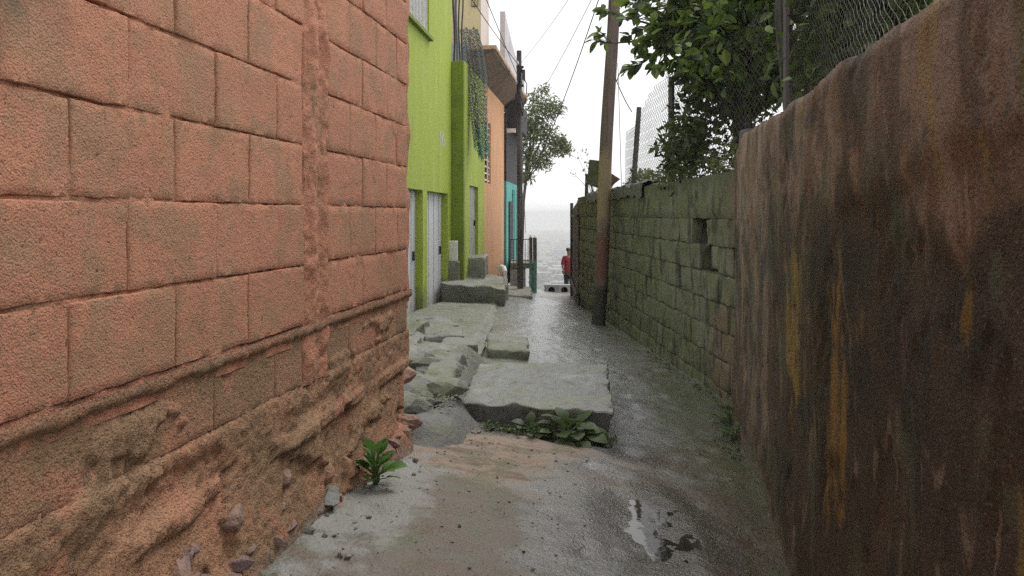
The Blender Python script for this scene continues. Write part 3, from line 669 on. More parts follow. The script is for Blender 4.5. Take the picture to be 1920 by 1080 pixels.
# grey and cream storey, peach house, eave
ph = thing('peach_house', (-2.11, 0, 0), ANG_F, 'peach painted house under a sloping brown eave with a slatted window', 'house')
m = MB(); wallrun(m, fs(15.955), fs(19.3), -1.35, 2.46, [(fs(15.98), fs(16.9), .6, 1.78)], 0, .18)
ob('wall', m, M['peach'], ph)
wn = ob('window', MB().box(fs(15.98)+.002, fs(16.9)-.002, .10, .12, .602, 1.778), M['glass'], ph)
for i in range(9):
    z = .64+i*.13
    ob('slat', MB().prism([(.02, z), (.085, z+.05), (.085, z+.06), (.02, z+.01)], 'x', fs(15.98)+.01, fs(16.9)-.01), M['white'], wn)
ob('window_frame', MB().box(fs(16.42), fs(16.46), .0, .018, .602, 1.778), M['white'], wn)
m = MB().prism([(.14, 2.47), (.0, 2.47), (-.34, 2.80), (-.34, 2.84), (.14, 2.84)], 'x', fs(14.75), fs(21.4))
ob('eave', m, M['eave'], ph)
m = MB().hbox(fs(14.73), fs(21.42), -.37, .10, 2.843, 2.92, .25, r=.01, amp=.008)
ob('eave_lip', m, M['eave_lip'], ph)
m = MB()
pts = [(fs(16.75), 3.9)]
for i in range(13):
    t = i/12; pts.append((fs(16.75+4.5*t), 3.98-.55*t-.2*math.sin(t*3.1)))
m.prism([(pts[0][0], 2.925)]+pts+[(pts[-1][0], 2.925)], 'y', -.30, -.20)
ob('parapet', m, M['lilac'], ph)
m = MB(); m.box(fs(15.4), fs(16.6), .02, 1.6, 3.02, 5.1)
us = ob('upper_storey', m, M['cream'], ph)
ob('alley_face', MB().box(fs(15.45), fs(16.6), .0, .018, 2.93, 5.1), M['cream_pink'], us)  # thin face over the storey's alley side in a paler colour
w2 = ob('window', MB().box(fs(15.4)-.03, fs(15.4)-.004, .05, .16, 3.75, 4.5), M['dark'], ph)
for i in range(4): ob('slat', MB().box(fs(15.4)-.045, fs(15.4)-.032, .055+.027*i, .068+.027*i, 3.76, 4.49), M['cream'], w2)
ob('lower_wall', MB().box(fs(15.0), fs(16.5), .14, 1.6, 2.46, 3.018), M['grey_wall'], ph)

# drain pipes and cables running up between the two green walls
for i, (x, yy, r) in enumerate(((-.93, 13.62, .016), (-.89, 13.66, .022), (-.84, 13.62, .012), (-.80, 13.75, .012))):
    m = MB().tube([(x+.015*math.sin(k*1.3+i), yy, 2.42+k*.3) for k in range(9)], r, 6)
    tag(ob('riser_pipe', m, M['black'] if i != 1 else M['cable_grey']), ['black pipe hugging the green wall above the shaded green pier', 'grey pipe among black ones above the shaded green pier', 'thin black pipe just past the grey one above the shaded green pier', 'thin black pipe nearest the net above the shaded green pier'][i], 'pipe', 'pipes rising above the olive pier')
# hanging net
net = MB(); rn = random.Random(5)
def netp(i, j):
    u = i/26; v = j/84
    x = -.86+.30*v*.8+u*(.30+.05*math.sin(v*5))
    yy = 14.05+.10*math.sin(u*14+v*3)+.08*math.sin(u*31)
    z = 3.05-v*1.98-.12*u*v+.05*math.sin(u*9)*v
    return Vector((x+.012*nz(i*.6, j*.4), yy+.03*nz(i*.5, j*.3, 4), z+.012*nz(i*.7, j*.6, 8)))
for i in range(27):
    for j in range(84):
        s_ = 1 if (i+j) % 2 else -1
        if j < 83 and rn.random() < .97: net.seg(netp(i, j), netp(max(0, min(26, i+(1 if j % 2 == i % 2 else 0))), j+1), .0062)
        if i < 26 and j % 3 == 0: net.seg(netp(i, j), netp(i+1, j), .0045)
for k in range(40):
    i = rn.randrange(26); p = netp(i, 83); net.seg(p, p+Vector((rn.uniform(-.03, .03), 0, -rn.uniform(.03, .14))), .006)
tag(ob('net', net, M['net_grey']), 'frayed grey and teal net hanging from the eave over the green bay', 'net')
# white pipe with elbow
m = MB().tube([(-.20, 13.3, -.84), (-.165, 13.2, -.81), (-.125, 13.1, -.82), (-.105, 13.05, -.88)], .036, 10)
m.tube([(-.105, 13.05, -.86), (-.103, 13.05, -1.1)], .030, 10)
tag(ob('elbow_pipe', m, M['white'], smooth=True), 'white plastic pipe with an elbow at the edge of the wide step', 'pipe')
# teal house
th = thing('teal_house', (-2.06, 0, 0), ANG_F, 'teal painted house front under a dark balcony, past the peach house', 'house')
ob('wall', MB().box(fs(19.32), fs(21.9), 0, .2, -1.6, .75), M['teal'], th)
ob('upper_wall', MB().box(fs(19.32), fs(21.9), .0, .2, .752, 2.3), M['dark'], th)
ob('balcony', MB().box(fs(19.5), fs(21.9), -.26, -.003, 1.98, 2.6), M['dark'], th)
ob('beam', MB().box(fs(19.36), fs(19.46), -.2, .3, 1.86, 1.95), M['white'], th)
ob('door', MB().box(fs(19.8), fs(20.6), -.03, -.004, -1.5, .30), M['dark'], th)
for i in range(5): ob('plank', MB().box(fs(20.65+i*.22), fs(20.84+i*.22), -.03-.01*(i % 2), -.004, -1.5, .6), M['teal'], th)

# ------------------------------------------------------------------ utility pole on the left, landing, railing
up = thing('utility_pole', (.165, 17, -1.52), 0, 'thin dark utility pole with tangled fittings beside the peach house', 'pole')
ob('pole', MB().tube([(0, 0, 0), (-.01, 0, 2.3), (-.025, 0, 4.78)], [.062, .056, .05], 10), M['pole_grey'], up, smooth=True)
for bz in (4.05, 4.42): ob('bracket', MB().box(-.08, .07, -.07, -.055, bz, bz+.05), M['dark'], up)
ob('fuse_box', MB().hbox(.035, .10, -.06, .04, 4.18, 4.40, .06, r=.01, amp=.002), M['pole_grey'], up)
ob('junction_box', MB().hbox(-.10, -.02, -.10, -.03, 3.72, 3.92, .06, r=.01, amp=.002), M['dark'], up)
for x, z in ((-.08, 4.12), (.05, 4.12), (-.05, 4.5)):
    ob('insulator', MB().tube([(x, -.06, z-.02), (x, -.06, z+.01), (x, -.06, z+.05), (x, -.06, z+.07)], [.012, .024, .02, .008], 8), M['white'], up)
m = MB()
for i in range(4):
    a = i*.8; m.tube([(.02*i-.05+.05*math.sin(k*.9+a), -.07, 4.45-k*.14) for k in range(8)], .009, 4)
m.tube([(.04, -.05, 4.3), (.13, -.05, 4.1), (.11, -.05, 3.8), (.04, -.05, 3.6)], .011, 5)
ob('cable_loop', m, M['cable'], up)
ld = thing('landing', (.24, 18.9, -1.75), 0, 'rough concrete landing with a dark hollow under the iron railing', 'landing')
ob('deck', MB().hbox(-.28, .26, -.1, 1.5, .56, .68, .2, r=.01, amp=.008), M['concrete'], ld)
ob('support', MB().hbox(-.28, .06, -.06, 1.4, -.15, .557, .2, r=.01, amp=.012), M['grey_wall'], ld)
ob('support', MB().hbox(.18, .25, .25, 1.4, -.15, .557, .2, r=.01, amp=.01), M['concrete'], ld)
rl = thing('railing', (.24, 18.82, -1.07), 0, 'thin iron railing along the landing beside the utility pole', 'railing')
ob('rail', MB().tube([(-.28, 0, .52), (.20, 0, .52)], .009, 6), M['dark'], rl)
ob('rail', MB().tube([(-.28, 0, .05), (.20, 0, .05)], .009, 6), M['dark'], rl)
for i in range(8): ob('bar', MB().tube([(-.27+i*.064, 0, .0), (-.27+i*.064, 0, .52)], .007, 5), M['dark'], rl)
for i, (x, r, zt) in enumerate(((.405, .04, -.50), (.495, .045, -.51))):
    tp = ob('gate_post', MB().tube([(x, 18.5+.03*i, -1.78), (x+.004, 18.5+.03*i, -1.1), (x, 18.5+.03*i, zt)], [r, r*.95, r], 9), M['teal_post'], smooth=True)
    tag(tp, ['left one of two posts painted teal below, at the end of the railing', 'right one of two posts painted teal below, at the end of the railing'][i], 'post', 'posts at the end of the railing')
    ob('cap', MB().tube([(x, 18.5+.03*i, zt+.002), (x, 18.5+.03*i, zt+.05)], [.03, .012], 8), M['white'], tp)
# low white block with two pipe holes on the crest of the alley
cv = thing('culvert', (1.10, 20.4, -1.905), 0, 'low white block with two round dark holes at the crest of the alley', 'culvert')
m = MB(); n = 20
for cx in (-.155, .155):
    ring = [(cx+.082*math.cos(6.283*k/n), .09+.082*math.sin(6.283*k/n)) for k in range(n)]
    sq = []
    for k in range(n):
        c, s_ = math.cos(6.283*k/n), math.sin(6.283*k/n); q = .153/max(abs(c), abs(s_)*1.38); sq.append((cx+c*q, .09+s_*q))
    m.add([(x, 0, z) for x, z in ring]+[(x, 0, z) for x, z in sq]+[(x, .3, z) for x, z in ring],
          [(k, n+k, n+(k+1) % n, (k+1) % n) for k in range(n)]+[(k, (k+1) % n, 2*n+(k+1) % n, 2*n+k) for k in range(n)])
m.box(-.31, .31, .005, .3, .202, .215)
ob('block', m, M['grey_wall'], cv)
ob('hole_shade', MB().box(-.31, .31, .301, .32, -.02, .2), M['black'], cv)  # black sheet painting the darkness inside the pipe holes

# ------------------------------------------------------------------ right: mossy block wall
KM = math.hypot(1, .0375)
ANG_M = math.atan2(-1, .0375)
mw = thing('mossy_wall', (1.75-.0375*15.2, 15.2, 0), ANG_M, 'mossy grey concrete block wall with two missing blocks under the chain-link fence', 'wall')
def sM(Y): return (15.2-Y)*KM
holes = []
def hole(Ya, Yb, z): return any(Yb < h[1] and Ya > h[0] and abs(z-h[2]) < .09 for h in HO)
HO = [(6.56, 7.04, -.135), (6.34, 6.80, -.34)]
for k in range(7):
    zt = -.032-.205*k; zb = zt-.205
    Y = 5.45+(.11 if k % 2 else .335)
    edges = [5.45]
    spec = {0: [5.98, 6.55, 7.05], 1: [5.9, 6.33, 6.81]}.get(k)
    if spec: edges += spec; Y = spec[-1]+.42
    while Y < 15.1:
        edges.append(Y+rnd.uniform(-.03, .03)); Y += .42
    edges.append(15.2)
    for a, b in zip(edges, edges[1:]):
        cY, cz = (a+b)/2, (zt+zb)/2
        if cz < -RD(a)-.12: continue
        if any(h[0] < cY < h[1] and abs(cz-h[2]) < .1 for h in HO): continue
        hx = (b-a)*KM/2-rnd.choice((.004, .006, .008, .016)); hz = .1025-rnd.uniform(.002, .008)
        far = a > 10.5
        d = rnd.uniform(-.014, .012)
        m = MB().hbox(-hx, hx, d, .09, -hz, hz, .11 if far else .036, r=.006, amp=.012, freq=7, seed=rnd.random()*40, amp2=.008, freq2=30, skip='k')
        ob('block', m, M['mossy'], mw, (sM(cY), 0, cz), True)
m = MB()
for a, b, z0, z1 in [(5.4, 15.2, -1.85, -.45), (6.82, 15.2, -.449, -.235), (5.4, 6.32, -.449, -.235), (7.06, 15.2, -.234, -.03), (5.4, 6.54, -.234, -.03)]:
    m.box(sM(b), sM(a), .014, .15, z0, z1)
m.box(sM(7.2), sM(6.2), .152, .17, -.5, 0)
ob('mortar', m, M['moss_mortar'], mw)
P = []
for i in range(150):
    s = sM(15.2)+(sM(5.45)-sM(15.2))*i/149; row = []
    for j in range(8):
        z = -.03+.325*j/7
        row.append((s, -.012+.014*nz(s*4, z*6, 2)+.007*nz(s*18, z*20, 3)+(.02 if j == 0 else 0), z+.008*nz(s*5, j)+(.02*nz(s*2.2, 9)+.008*nz(s*9, 4) if j > 5 else 0)))
    row.append((s, .05, row[-1][2]+.012)); row.append((s, .17, row[-1][2]-.004)); row.append((s, .172, -.5))
    row = [(s, .03, -.029)]+row
    P.append(row)
ob('beam', MB().grid([r_ for r_ in P]), M['mossy'], mw, smooth=True)
# loose grey block shifted inside the lower hole
m = MB().hbox(-.13, .13, 0, .1, -.09, .09, .05, r=.01, amp=.008)
tag(ob('loose_block', m, M['slab'], None, (1.75-.0375*6.72+.10, 6.70, -.345), True), 'grey block pushed back inside the lower gap of the mossy wall', 'block').rotation_euler = (0, 0, ANG_M)
# dark tarpaulin folded over the far wall top
m = MB(); P = []
for i in range(44):
    Y = 9.0+i*.11; row = []
    for j, (dx, z) in enumerate([(-.045, .20), (-.045, .27), (-.035, .33), (.03, .355), (.12, .35), (.2, .30)]):
        row.append((1.75-.0375*Y+dx+.02*nz(Y*5, j), Y, z+.05*nz(Y*3, j*.4, 3)-(.04*nz(Y*6, 8) if j == 0 else 0)))
    P.append(row)
tag(ob('tarpaulin', MB().grid(P), M['sheet'], smooth=True), 'dark grey sheeting folded over the far top of the mossy wall', 'sheeting')

# ------------------------------------------------------------------ right: brown stained wall
KB = math.hypot(1, .173); ANG_B = math.atan2(-1, -.173)
bw = thing('plastered_wall', (.49+.173*5.62, 5.62, 0), ANG_B, 'tall dark brown plastered wall streaked with ochre and grey drips', 'wall')
def topz(Y):
    b = .345+(Y-1.39)*.0395 if Y > 1.39 else .345-.01*(1.39-Y)
    b += .006*nz(Y*2.3, 4)+.007*nz(Y*6, 7)+.006*nz(Y*19, 3)+.014*sm(2.7, 2.62, Y)-.012
    b += .02*sm(3.35, 3.25, Y)
    return b-.10*sm(5.0, 5.5, Y)-.16*sm(5.40, 5.62, Y)
P = []
nS = 250
for i in range(nS+1):
    Y = 5.62-(5.62+.6)*i/nS; s = (5.62-Y)*KB; row = []; tz = topz(Y)
    for j in range(64):
        t = j/63; z = -1.55+(tz+1.55)*t
        o = .016*nz(s*1.2, z*1.2, 3)+.005*nz(s*5, z*5, 5)+.003*nz(s*15, z*15, 6)+.0025*nz(s*45, z*45, 2)-.008*sm(.33, .36, nz(s*3, z*3.4, 31)+.4*nz(s*15, z*17, 8))
        cr = .05+.09*(2.05-Y)+.03*nz(s*3, 2)                # ragged plaster ridge
        o += .016*sm(-.03, .0, z-cr)*sm(.3, 0, Y-2.2)
        o += .02*sm(-.80, -1.25, z)
        o -= .006*max(0, (z-tz+.02)/.02)**2 if z > tz-.02 else 0
        o -= .06*sm(.06, 0, s)
        row.append((s, -o, z))
    row.append((s, .05, tz+.012+.004*nz(s*12, 3))); row.append((s, .15, tz+.01)); row.append((s, .24, tz-.02)); row.append((s, .25, -1.0))
    P.append(row)
P = [[(p[0]-.002, .24, p[2]) for p in P[0]]]+P
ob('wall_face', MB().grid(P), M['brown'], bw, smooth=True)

# ------------------------------------------------------------------ chain-link fences
def chain_link(root, a, b, z0f, z1f, cell, r, mat, lean=0., ragged=None, hz=.05):
    """wires woven as zigzags between a and b (xy), local to the root"""
    a, b = Vector(a), Vector(b); L = (b-a).length; n = int(L/cell); mb = MB(); d = (b-a)/n
    nrm = Vector((-d.y, d.x)).normalized()
    def pt(i, z, side):
        q = a+d*i; t = i/n
        wv = .03*nz(i*.09, z*1.3, 3)+lean*(z-z0f(t))+side*.003
        return Vector((q.x+nrm.x*wv, q.y+nrm.y*wv, z+.012*nz(i*.2, z*3, 1)))
    for i in range(n):
        t = i/n; z0, z1 = z0f(t), z1f(t); m_ = max(1, int((z1-z0)/hz))
        for j in range(m_):
            za = z0+j*hz; zb = za+hz
            if ragged and ragged(t, (za-z0)/(z1-z0)): continue
            u, v = (i, i+1) if j % 2 else (i+1, i)
            mb.seg(pt(u, za, 1), pt(v, zb, -1), r)
            mb.seg(pt(i+(1 if j % 2 == 0 else 0), za, -1) if False else pt(u if False else (i+1 if j % 2 else i), za, -1), pt(i if j % 2 else i+1, zb, 1), r)
    o = ob('chain_link_mesh', mb, mat, root); o['kind'] = 'stuff'; return o
f1 = thing('chain_link_fence', (0, 0, 0), 0, 'sagging grey chain-link fence on top of the mossy block wall', 'fence')
xm = lambda Y: 1.75-.0375*Y+.10
chain_link(f1, (xm(11), 11.0), (xm(5.6), 5.6), lambda t: .30, lambda t: 1.08+.35*sm(0, .35, t)-.05*math.sin(t*9), .085, .0023, M['wire_dark'], .04, None, .055)
for Y, h, ln in ((10.35, 1.30, .08), (8.25, 1.33, .0)):
    ob('fence_post', MB().tube([(xm(Y), Y, .2), (xm(Y)+ln, Y, h)], [.034, .03], 8), M['post'], f1, smooth=True)
f2 = thing('chain_link_fence', (0, 0, 0), 0, 'dark chain-link fence rising behind the brown plastered wall', 'fence')
xb = lambda Y: .49+.173*Y+.30
chain_link(f2, (xb(5.25), 5.25), (xb(.9), .9), lambda t: .15, lambda t: 1.75, .06, .0013, M['wire'], .0)
for Y in (5.25, .95):
    ob('fence_post', MB().tube([(xb(Y), Y, -.3), (xb(Y), Y, 1.78)], .03, 8), M['post'], f2, smooth=True)
ob('rail', MB().tube([(xb(5.25), 5.25, 1.76), (xb(.9), .9, 1.76)], .02, 8), M['post'], f2)
m = MB().hbox(-.10, .10, -.08, .08, -1.0, .62, .12, r=.02, amp=.01)
tag(ob('concrete_post', m, M['post'], None, (1.66, 5.80, -.04)), 'stubby dark grey post at the joint of the brown and mossy walls', 'post')

# ------------------------------------------------------------------ wooden pole on the right with boards, black post, gate, person
wp = thing('wooden_pole', (1.10, 10.9, -1.46), 0, 'leaning weathered wooden utility pole standing against the mossy wall', 'pole')
lean = (1150-1121)/1600*10.9/(610/1600*10.9)
def pol(h): return (.0+lean*h+.01*math.sin(h*2), 0, h)
ob('pole', MB().tube([pol(-.1)]+[pol(.35*i) for i in range(19)], [.092]+[.090-.0012*i for i in range(19)], 12), M['pole_brown'], wp, smooth=True)
ob('crossarm', MB().hbox(-.5, .8, .10, .17, 6.0, 6.1, .2, r=.01, amp=.003), M['pole_brown'], wp)
sb = thing('wooden_board', (1.10, 11.15, -1.46), 0, 'olive and brown boards fixed behind the wooden pole above the wall', 'board')
m = MB().hexa([(-.12, 0, 1.86), (.03, 0, 1.80), (.03, .03, 1.80), (-.12, .03, 1.86), (-.09, 0, 2.18), (.05, 0, 2.16), (.05, .03, 2.16), (-.09, .03, 2.18)], .08, .006, .003)
ob('panel', m, M['board'], sb)
m = MB().hexa([(.10, .0, 1.68), (.24, 0, 1.86), (.24, .05, 1.86), (.10, .05, 1.68), (.10, 0, 2.06), (.32, 0, 1.92), (.32, .05, 1.92), (.10, .05, 2.06)], .08, .006, .003)
ob('panel', m, M['board_brown'], sb)
bp = thing('metal_post', (1.218, 14.55, -1.62), 0, 'slim black post in front of the dark sheet metal gate', 'post')
ob('post', MB().tube([(0, 0, 0), (.03, 0, 1.2), (.06, 0, 2.28)], [.034, .03, .03], 8), M['black'], bp, smooth=True)
ob('cap', MB().tube([(.06, 0, 2.282), (.06, 0, 2.31)], .037, 8), M['black'], bp)
gt = thing('sheet_gate', (1.175, 15.02, -1.75), math.atan2(3.9, .175), 'dark corrugated sheet metal gate at the far end of the wall', 'gate')
P = []
for i in range(75):
    x = i*.05; P.append([(x, .012*math.sin(x*40)+.0*j, (-.10-.04*x)+(2.0-(-.1))*j/4+(.02*nz(x*2, 5) if j == 4 else 0)) for j in range(5)])
m = MB().grid(P); P2 = [[(p[0], p[1]+.006, p[2]) for p in r_][::-1] for r_ in P]; m.grid(P2)
ob('corrugated_sheet', m, M['sheet'], gt)
for z in (.3, 1.7): ob('frame', MB().box(0, 3.7, .03, .07, z, z+.05), M['post'], gt)
ob('gate_post', MB().tube([(3.72, .03, -.35), (3.72, .03, 2.0)], .035, 8), M['black'], gt)

def skinned(name, pts, edges, rad, mat, parent, loc=(0, 0, 0), sub=2, root=0):
    me = bpy.data.meshes.new(name+'_skeleton'); me.from_pydata(pts, edges, [])
    o = bpy.data.objects.new('skeleton', me); COL.objects.link(o)
    md = o.modifiers.new('s', 'SKIN'); md.use_smooth_shade = True
    for i, v in enumerate(me.skin_vertices[0].data):
        r = rad[i]; v.radius = (r, r) if not isinstance(r, tuple) else r
        v.use_root = (i == root)
    s2 = o.modifiers.new('d', 'SUBSURF'); s2.levels = sub; s2.render_levels = sub
    dg = bpy.context.evaluated_depsgraph_get()
    out = bpy.data.meshes.new_from_object(o.evaluated_get(dg)); out.name = name
    bpy.data.objects.remove(o); bpy.data.meshes.remove(me)
    out.materials.clear()
    return link(name, out, mat, parent, loc)
# person, 1.28 m in the scale of this alley (doors 1.57 m), standing at the gate end, seen from behind-left
pe = thing('person', (1.43, 21.5, -2.13), R(200), 'person in a loose red top and dark trousers beyond the dark gate', 'person')
H = 1.30/1.75
def sc(p): return tuple(H*c for c in p)
pts = [(0, 0, .95), (0, .01, 1.15), (0, .0, 1.38), (0, .01, 1.48), (0, .03, 1.56), (0, .035, 1.66), (0, .02, 1.72),
       (-.17, 0, 1.40), (-.22, .02, 1.14), (-.20, .12, .92), (-.19, .15, .84), (.17, 0, 1.40), (.23, .0, 1.14), (.22, .08, .90), (.21, .11, .82),
       (-.09, 0, .88), (-.10, .02, .48), (-.10, -.02, .08), (-.11, .12, .035), (.09, 0, .88), (.10, .03, .48), (.11, -.01, .08), (.12, .13, .035)]
ed = [(0,1),(1,2),(2,3),(3,4),(4,5),(5,6),(2,7),(7,8),(8,9),(9,10),(2,11),(11,12),(12,13),(13,14),(0,15),(15,16),(16,17),(17,18),(0,19),(19,20),(20,21),(21,22)]
rad = [(.14,.10),(.13,.09),(.14,.09),.05,.075,.085,.05,.055,.042,.032,.03,.055,.042,.032,.03,.085,.058,.04,.035,.085,.058,.04,.035]
rad = [tuple(H*c for c in r) if isinstance(r, tuple) else H*r for r in rad]
body = skinned('body', [sc(p) for p in pts], ed, rad, M['skin'], pe)
spt = [(0, 0, .80), (0, .01, 1.0), (0, .01, 1.2), (0, .0, 1.40), (-.17, 0, 1.41), (-.23, .02, 1.13), (.17, 0, 1.41), (.24, 0, 1.13)]
skinned('red_top', [sc(p) for p in spt], [(0,1),(1,2),(2,3),(3,4),(4,5),(3,6),(6,7)],
        [tuple(H*c for c in r) for r in ((.22,.16),(.19,.14),(.165,.12),(.155,.11),(.075,.075),(.07,.07),(.075,.075),(.07,.07))], M['red'], pe)
tpt = [(0, 0, .92), (-.09, 0, .84), (-.10, .02, .48), (-.10, -.02, .10), (.09, 0, .84), (.10, .03, .48), (.11, -.01, .10)]
skinned('trousers', [sc(p) for p in tpt], [(0,1),(1,2),(2,3),(0,4),(4,5),(5,6)], [H*r for r in (.155,.105,.078,.062,.105,.078,.062)], M['denim'], pe)
skinned('hair', [sc(p) for p in [(0, -.02, 1.58), (0, .01, 1.68), (0, .02, 1.74)]], [(0,1),(1,2)], [H*.06, H*.125, H*.085], M['hair'], pe)

# ------------------------------------------------------------------ overhead cables
def cable(a, b, sag, r, mat, label, n=18):
    a, b = Vector(a), Vector(b)
    pts = [a.lerp(b, i/n)-Vector((0, 0, sag*4*(i/n)*(1-i/n))) for i in range(n+1)]
    tag(ob('cable', MB().tube(pts, r, 4), mat), label, 'cable', 'overhead cables')
PT = (.14, 16.93, 2.95)
cable(PT, (-1.02, 13.0, 3.9), .05, .008, M['cable'], 'black cable from the thin dark pole to the green house roof')
cable((.13, 16.93, 2.7), (-.75, 4.3, 2.6), .0, .006, M['cable'], 'black cable from the thin dark pole running back over the alley by the green house')
cable((.10, 16.93, 2.6), (-.42, 15.0, 2.95), .03, .008, M['cable'], 'short slack cable from the thin dark pole to the eave of the peach house')
cable((1.36, 10.85, 3.55), (.33, 19.4, .75), .30, .008, M['cable'], 'bold black cable from the wooden pole down past the far tree')
cable((1.36, 10.85, 3.75), (.17, 16.95, 3.0), .10, .0055, M['cable_grey'], 'thin grey cable from the wooden pole to the top of the thin dark pole')
cable((1.36, 10.85, 3.45), (.17, 16.95, 1.75), .12, .0055, M['cable_grey'], 'thin grey cable from the wooden pole to the middle of the thin dark pole')
cable((1.30, 10.8, 1.75), (1.46, 10.4, 1.25), .03, .007, M['cable'], 'short black cable from the wooden pole to the first fence post', 8)
cable((1.33, 10.72, 1.9), (1.36, 10.6, .35), .0, .004, M['cable'], 'black cable dropping straight down beside the wooden pole', 6)
cable((.30, 18.7, -.4), (.19, 17.05, 1.6), .05, .005, M['cable_grey'], 'thin grey stay from the thin dark pole down to the railing', 8)

# ------------------------------------------------------------------ vegetation
def leaf_geo(L, W, droop=.25, fold=.18, tipw=.0):
    prof = [(0, .10), (.18, .62), (.42, 1), (.68, .92), (.88, .5), (1, .02)]
    vs = []; fs_ = []
    for t, wd in prof:
        z = -droop*L*t*t; hw = W*.5*wd
        vs += [(-hw, L*t, z+fold*hw), (0, L*t, z), (hw, L*t, z+fold*hw)]
    for i in range(len(prof)-1):
        for j in (0, 1): fs_.append((i*3+j, i*3+j+1, i*3+j+4, i*3+j+3))
    return vs, fs_
def simple_leaf(L, W):
    return [(0, 0, 0), (-W*.5, L*.45, .05*L), (0, L*.5, -.02*L), (W*.5, L*.45, .05*L), (0, L, -.12*L)], [(0, 2, 1), (0, 3, 2), (1, 2, 4), (2, 3, 4)]
def put(mb, geo, p, d, roll, s=1.0):
    d = Vector(d).normalized(); q = d.to_track_quat('Y', 'Z'); mt = q.to_matrix() @ Matrix.Rotation(roll, 3, 'Y')
    p = Vector(p); mb.add([p+mt @ (Vector(v)*s) for v in geo[0]], geo[1])
def leaf_obj(me, mat, parent, p, d, roll, s):
    o = link('leaf', me, mat, parent, p); q = Vector(d).normalized().to_track_quat('Y', 'Z').to_matrix() @ Matrix.Rotation(roll, 3, 'Y')
    o.rotation_euler = q.to_euler(); o.scale = (s, s, s); return o
def rdir(r, up=0.): return Vector((r.gauss(0, 1), r.gauss(0, 1), r.gauss(0, .7)+up))
LG = [leaf_geo(.12, .066, .25), leaf_geo(.12, .058, .45), leaf_geo(.12, .072, .1, .3)]
LM = []
for i, gme in enumerate(LG):
    b = MB().add(*gme); LM.append(b.mesh('broad_leaf'))
LSM = simple_leaf(.075, .042)

rt = random.Random(21)
def px(x, y, Y): return Vector(((x-960)/1600*Y, Y, (402-y)/1600*Y))
tr = thing('broadleaf_tree', (2.05, 7.6, -.35), 0, 'dark broad-leaved tree behind the mossy wall with a branch reaching past the wooden pole', 'tree')
TB = Vector((2.05, 7.6, -.35))
trunk = [Vector((0, 0, -.1)), Vector((.02, 0, .8)), Vector((-.03, .05, 1.6)), Vector((.04, .1, 2.5)), Vector((.0, .1, 3.4))]
ob('trunk', MB().tube(trunk, [.10, .085, .07, .055, .03], 9), M['bark'], tr, smooth=True)
nleaf = 0
twigs = []
def branch(p0, p1, r0, sag=.12, sub=5, spread=.3):
    """a limb with twigs; returns twig tips"""
    n = 7; pts = []
    for i in range(n+1):
        t = i/n; p = p0.lerp(p1, t)+Vector((.05*nz(t*4, p1.x*7), .05*nz(t*4, p1.z*9, 3), sag*math.sin(t*3.14)*.6+.04*nz(t*5, p1.y)))
        pts.append(p)
    ob('branch', MB().tube(pts, [r0*(1-.8*i/n) for i in range(n+1)], 6), M['bark'], tr, smooth=True)
    for k in range(sub):
        t = .35+.65*(k+rt.random()*.6)/sub; q = pts[min(n, int(t*n))]
        e = q+Vector((rt.gauss(0, spread*.5), rt.gauss(0, spread*.6), rt.gauss(-.02, spread*.4)))
        twigs.append((q, e))
    twigs.append((pts[-2], pts[-1]))
targets = [(1112, 78, 8.2), (1125, 20, 8.4), (1165, 40, 8.0), (1190, 95, 7.8), (1180, 135, 7.9), (1215, 20, 7.6), (1240, 70, 7.5), (1260, 120, 7.7), (1290, 30, 7.2), (1150, -60, 8), (1230, -40, 7.4), (1195, 60, 8.3), (1175, 10, 7.7), (1210, 110, 8.1), (1235, 30, 7.9), (1205, 70, 7.5), (1270, 70, 7.2),
           (1330, 90, 7.0), (1370, 40, 6.8), (1400, 100, 6.8), (1340, 20, 7.2), (1320, 150, 7.3), (1380, -40, 7)]
for (x, y, Y) in targets:
    e = px(x, y, Y)-TB
    s0 = trunk[2].lerp(trunk[3], rt.random())
    branch(s0, e, .022, .10, 6, .30)
tw = MB(); fo2 = MB()
for (q, e) in twigs:
    tw.tube([q, q.lerp(e, .5)+Vector((0, 0, .02)), e], [.006, .004, .002], 4)
    for k in range(rt.choice((4, 5, 6))):
        t = .35+.65*rt.random(); p = q.lerp(e, t); d = (e-q).normalized()*.7+rdir(rt, -.15)*.6
        if nleaf < 290 and rt.random() < .75:
            leaf_obj(LM[rt.randrange(3)], M['leaf_big'], tr, p, d, rt.uniform(-.9, .9), rt.uniform(.7, 1.25)); nleaf += 1
        else: put(fo2, LG[rt.randrange(3)], p, d, rt.uniform(-.9, .9), rt.uniform(.7, 1.25))
    for k in range(4): put(fo2, LG[rt.randrange(3)], q.lerp(e, rt.uniform(.1, 1)), (e-q).normalized()*.7+rdir(rt, -.15)*.6, rt.uniform(-.9, .9), rt.uniform(.6, 1.1))
o = ob('twigs', tw, M['bark'], tr); o['kind'] = 'stuff'
for i in range(60):
    x, y = rt.uniform(1285, 1450), rt.uniform(-60, 165)
    c = px(x, y, rt.uniform(6.3, 6.9))-TB
    for k in range(9):
        v = rdir(rt)*.09; put(fo2, LG[rt.randrange(3)], c+v, rdir(rt, -.3), rt.uniform(-.9, .9), rt.uniform(.6, 1.1))
o = ob('lit_foliage', fo2, M['leaf_big'], tr); o['kind'] = 'stuff'  # lit spots of the crown put in as lighter leaves
fo = MB()
def clump(mb, c, rx, ry, rz, n, r, geo, smin=.7, smax=1.3):
    for i in range(n):
        v = rdir(r); v.z *= 1.3; v.normalize(); v *= r.random()**.4
        put(mb, geo, c+Vector((v.x*rx, v.y*ry, v.z*rz)), rdir(r, -.2), r.uniform(-1.2, 1.2), r.uniform(smin, smax))
LBS = simple_leaf(.12, .065)
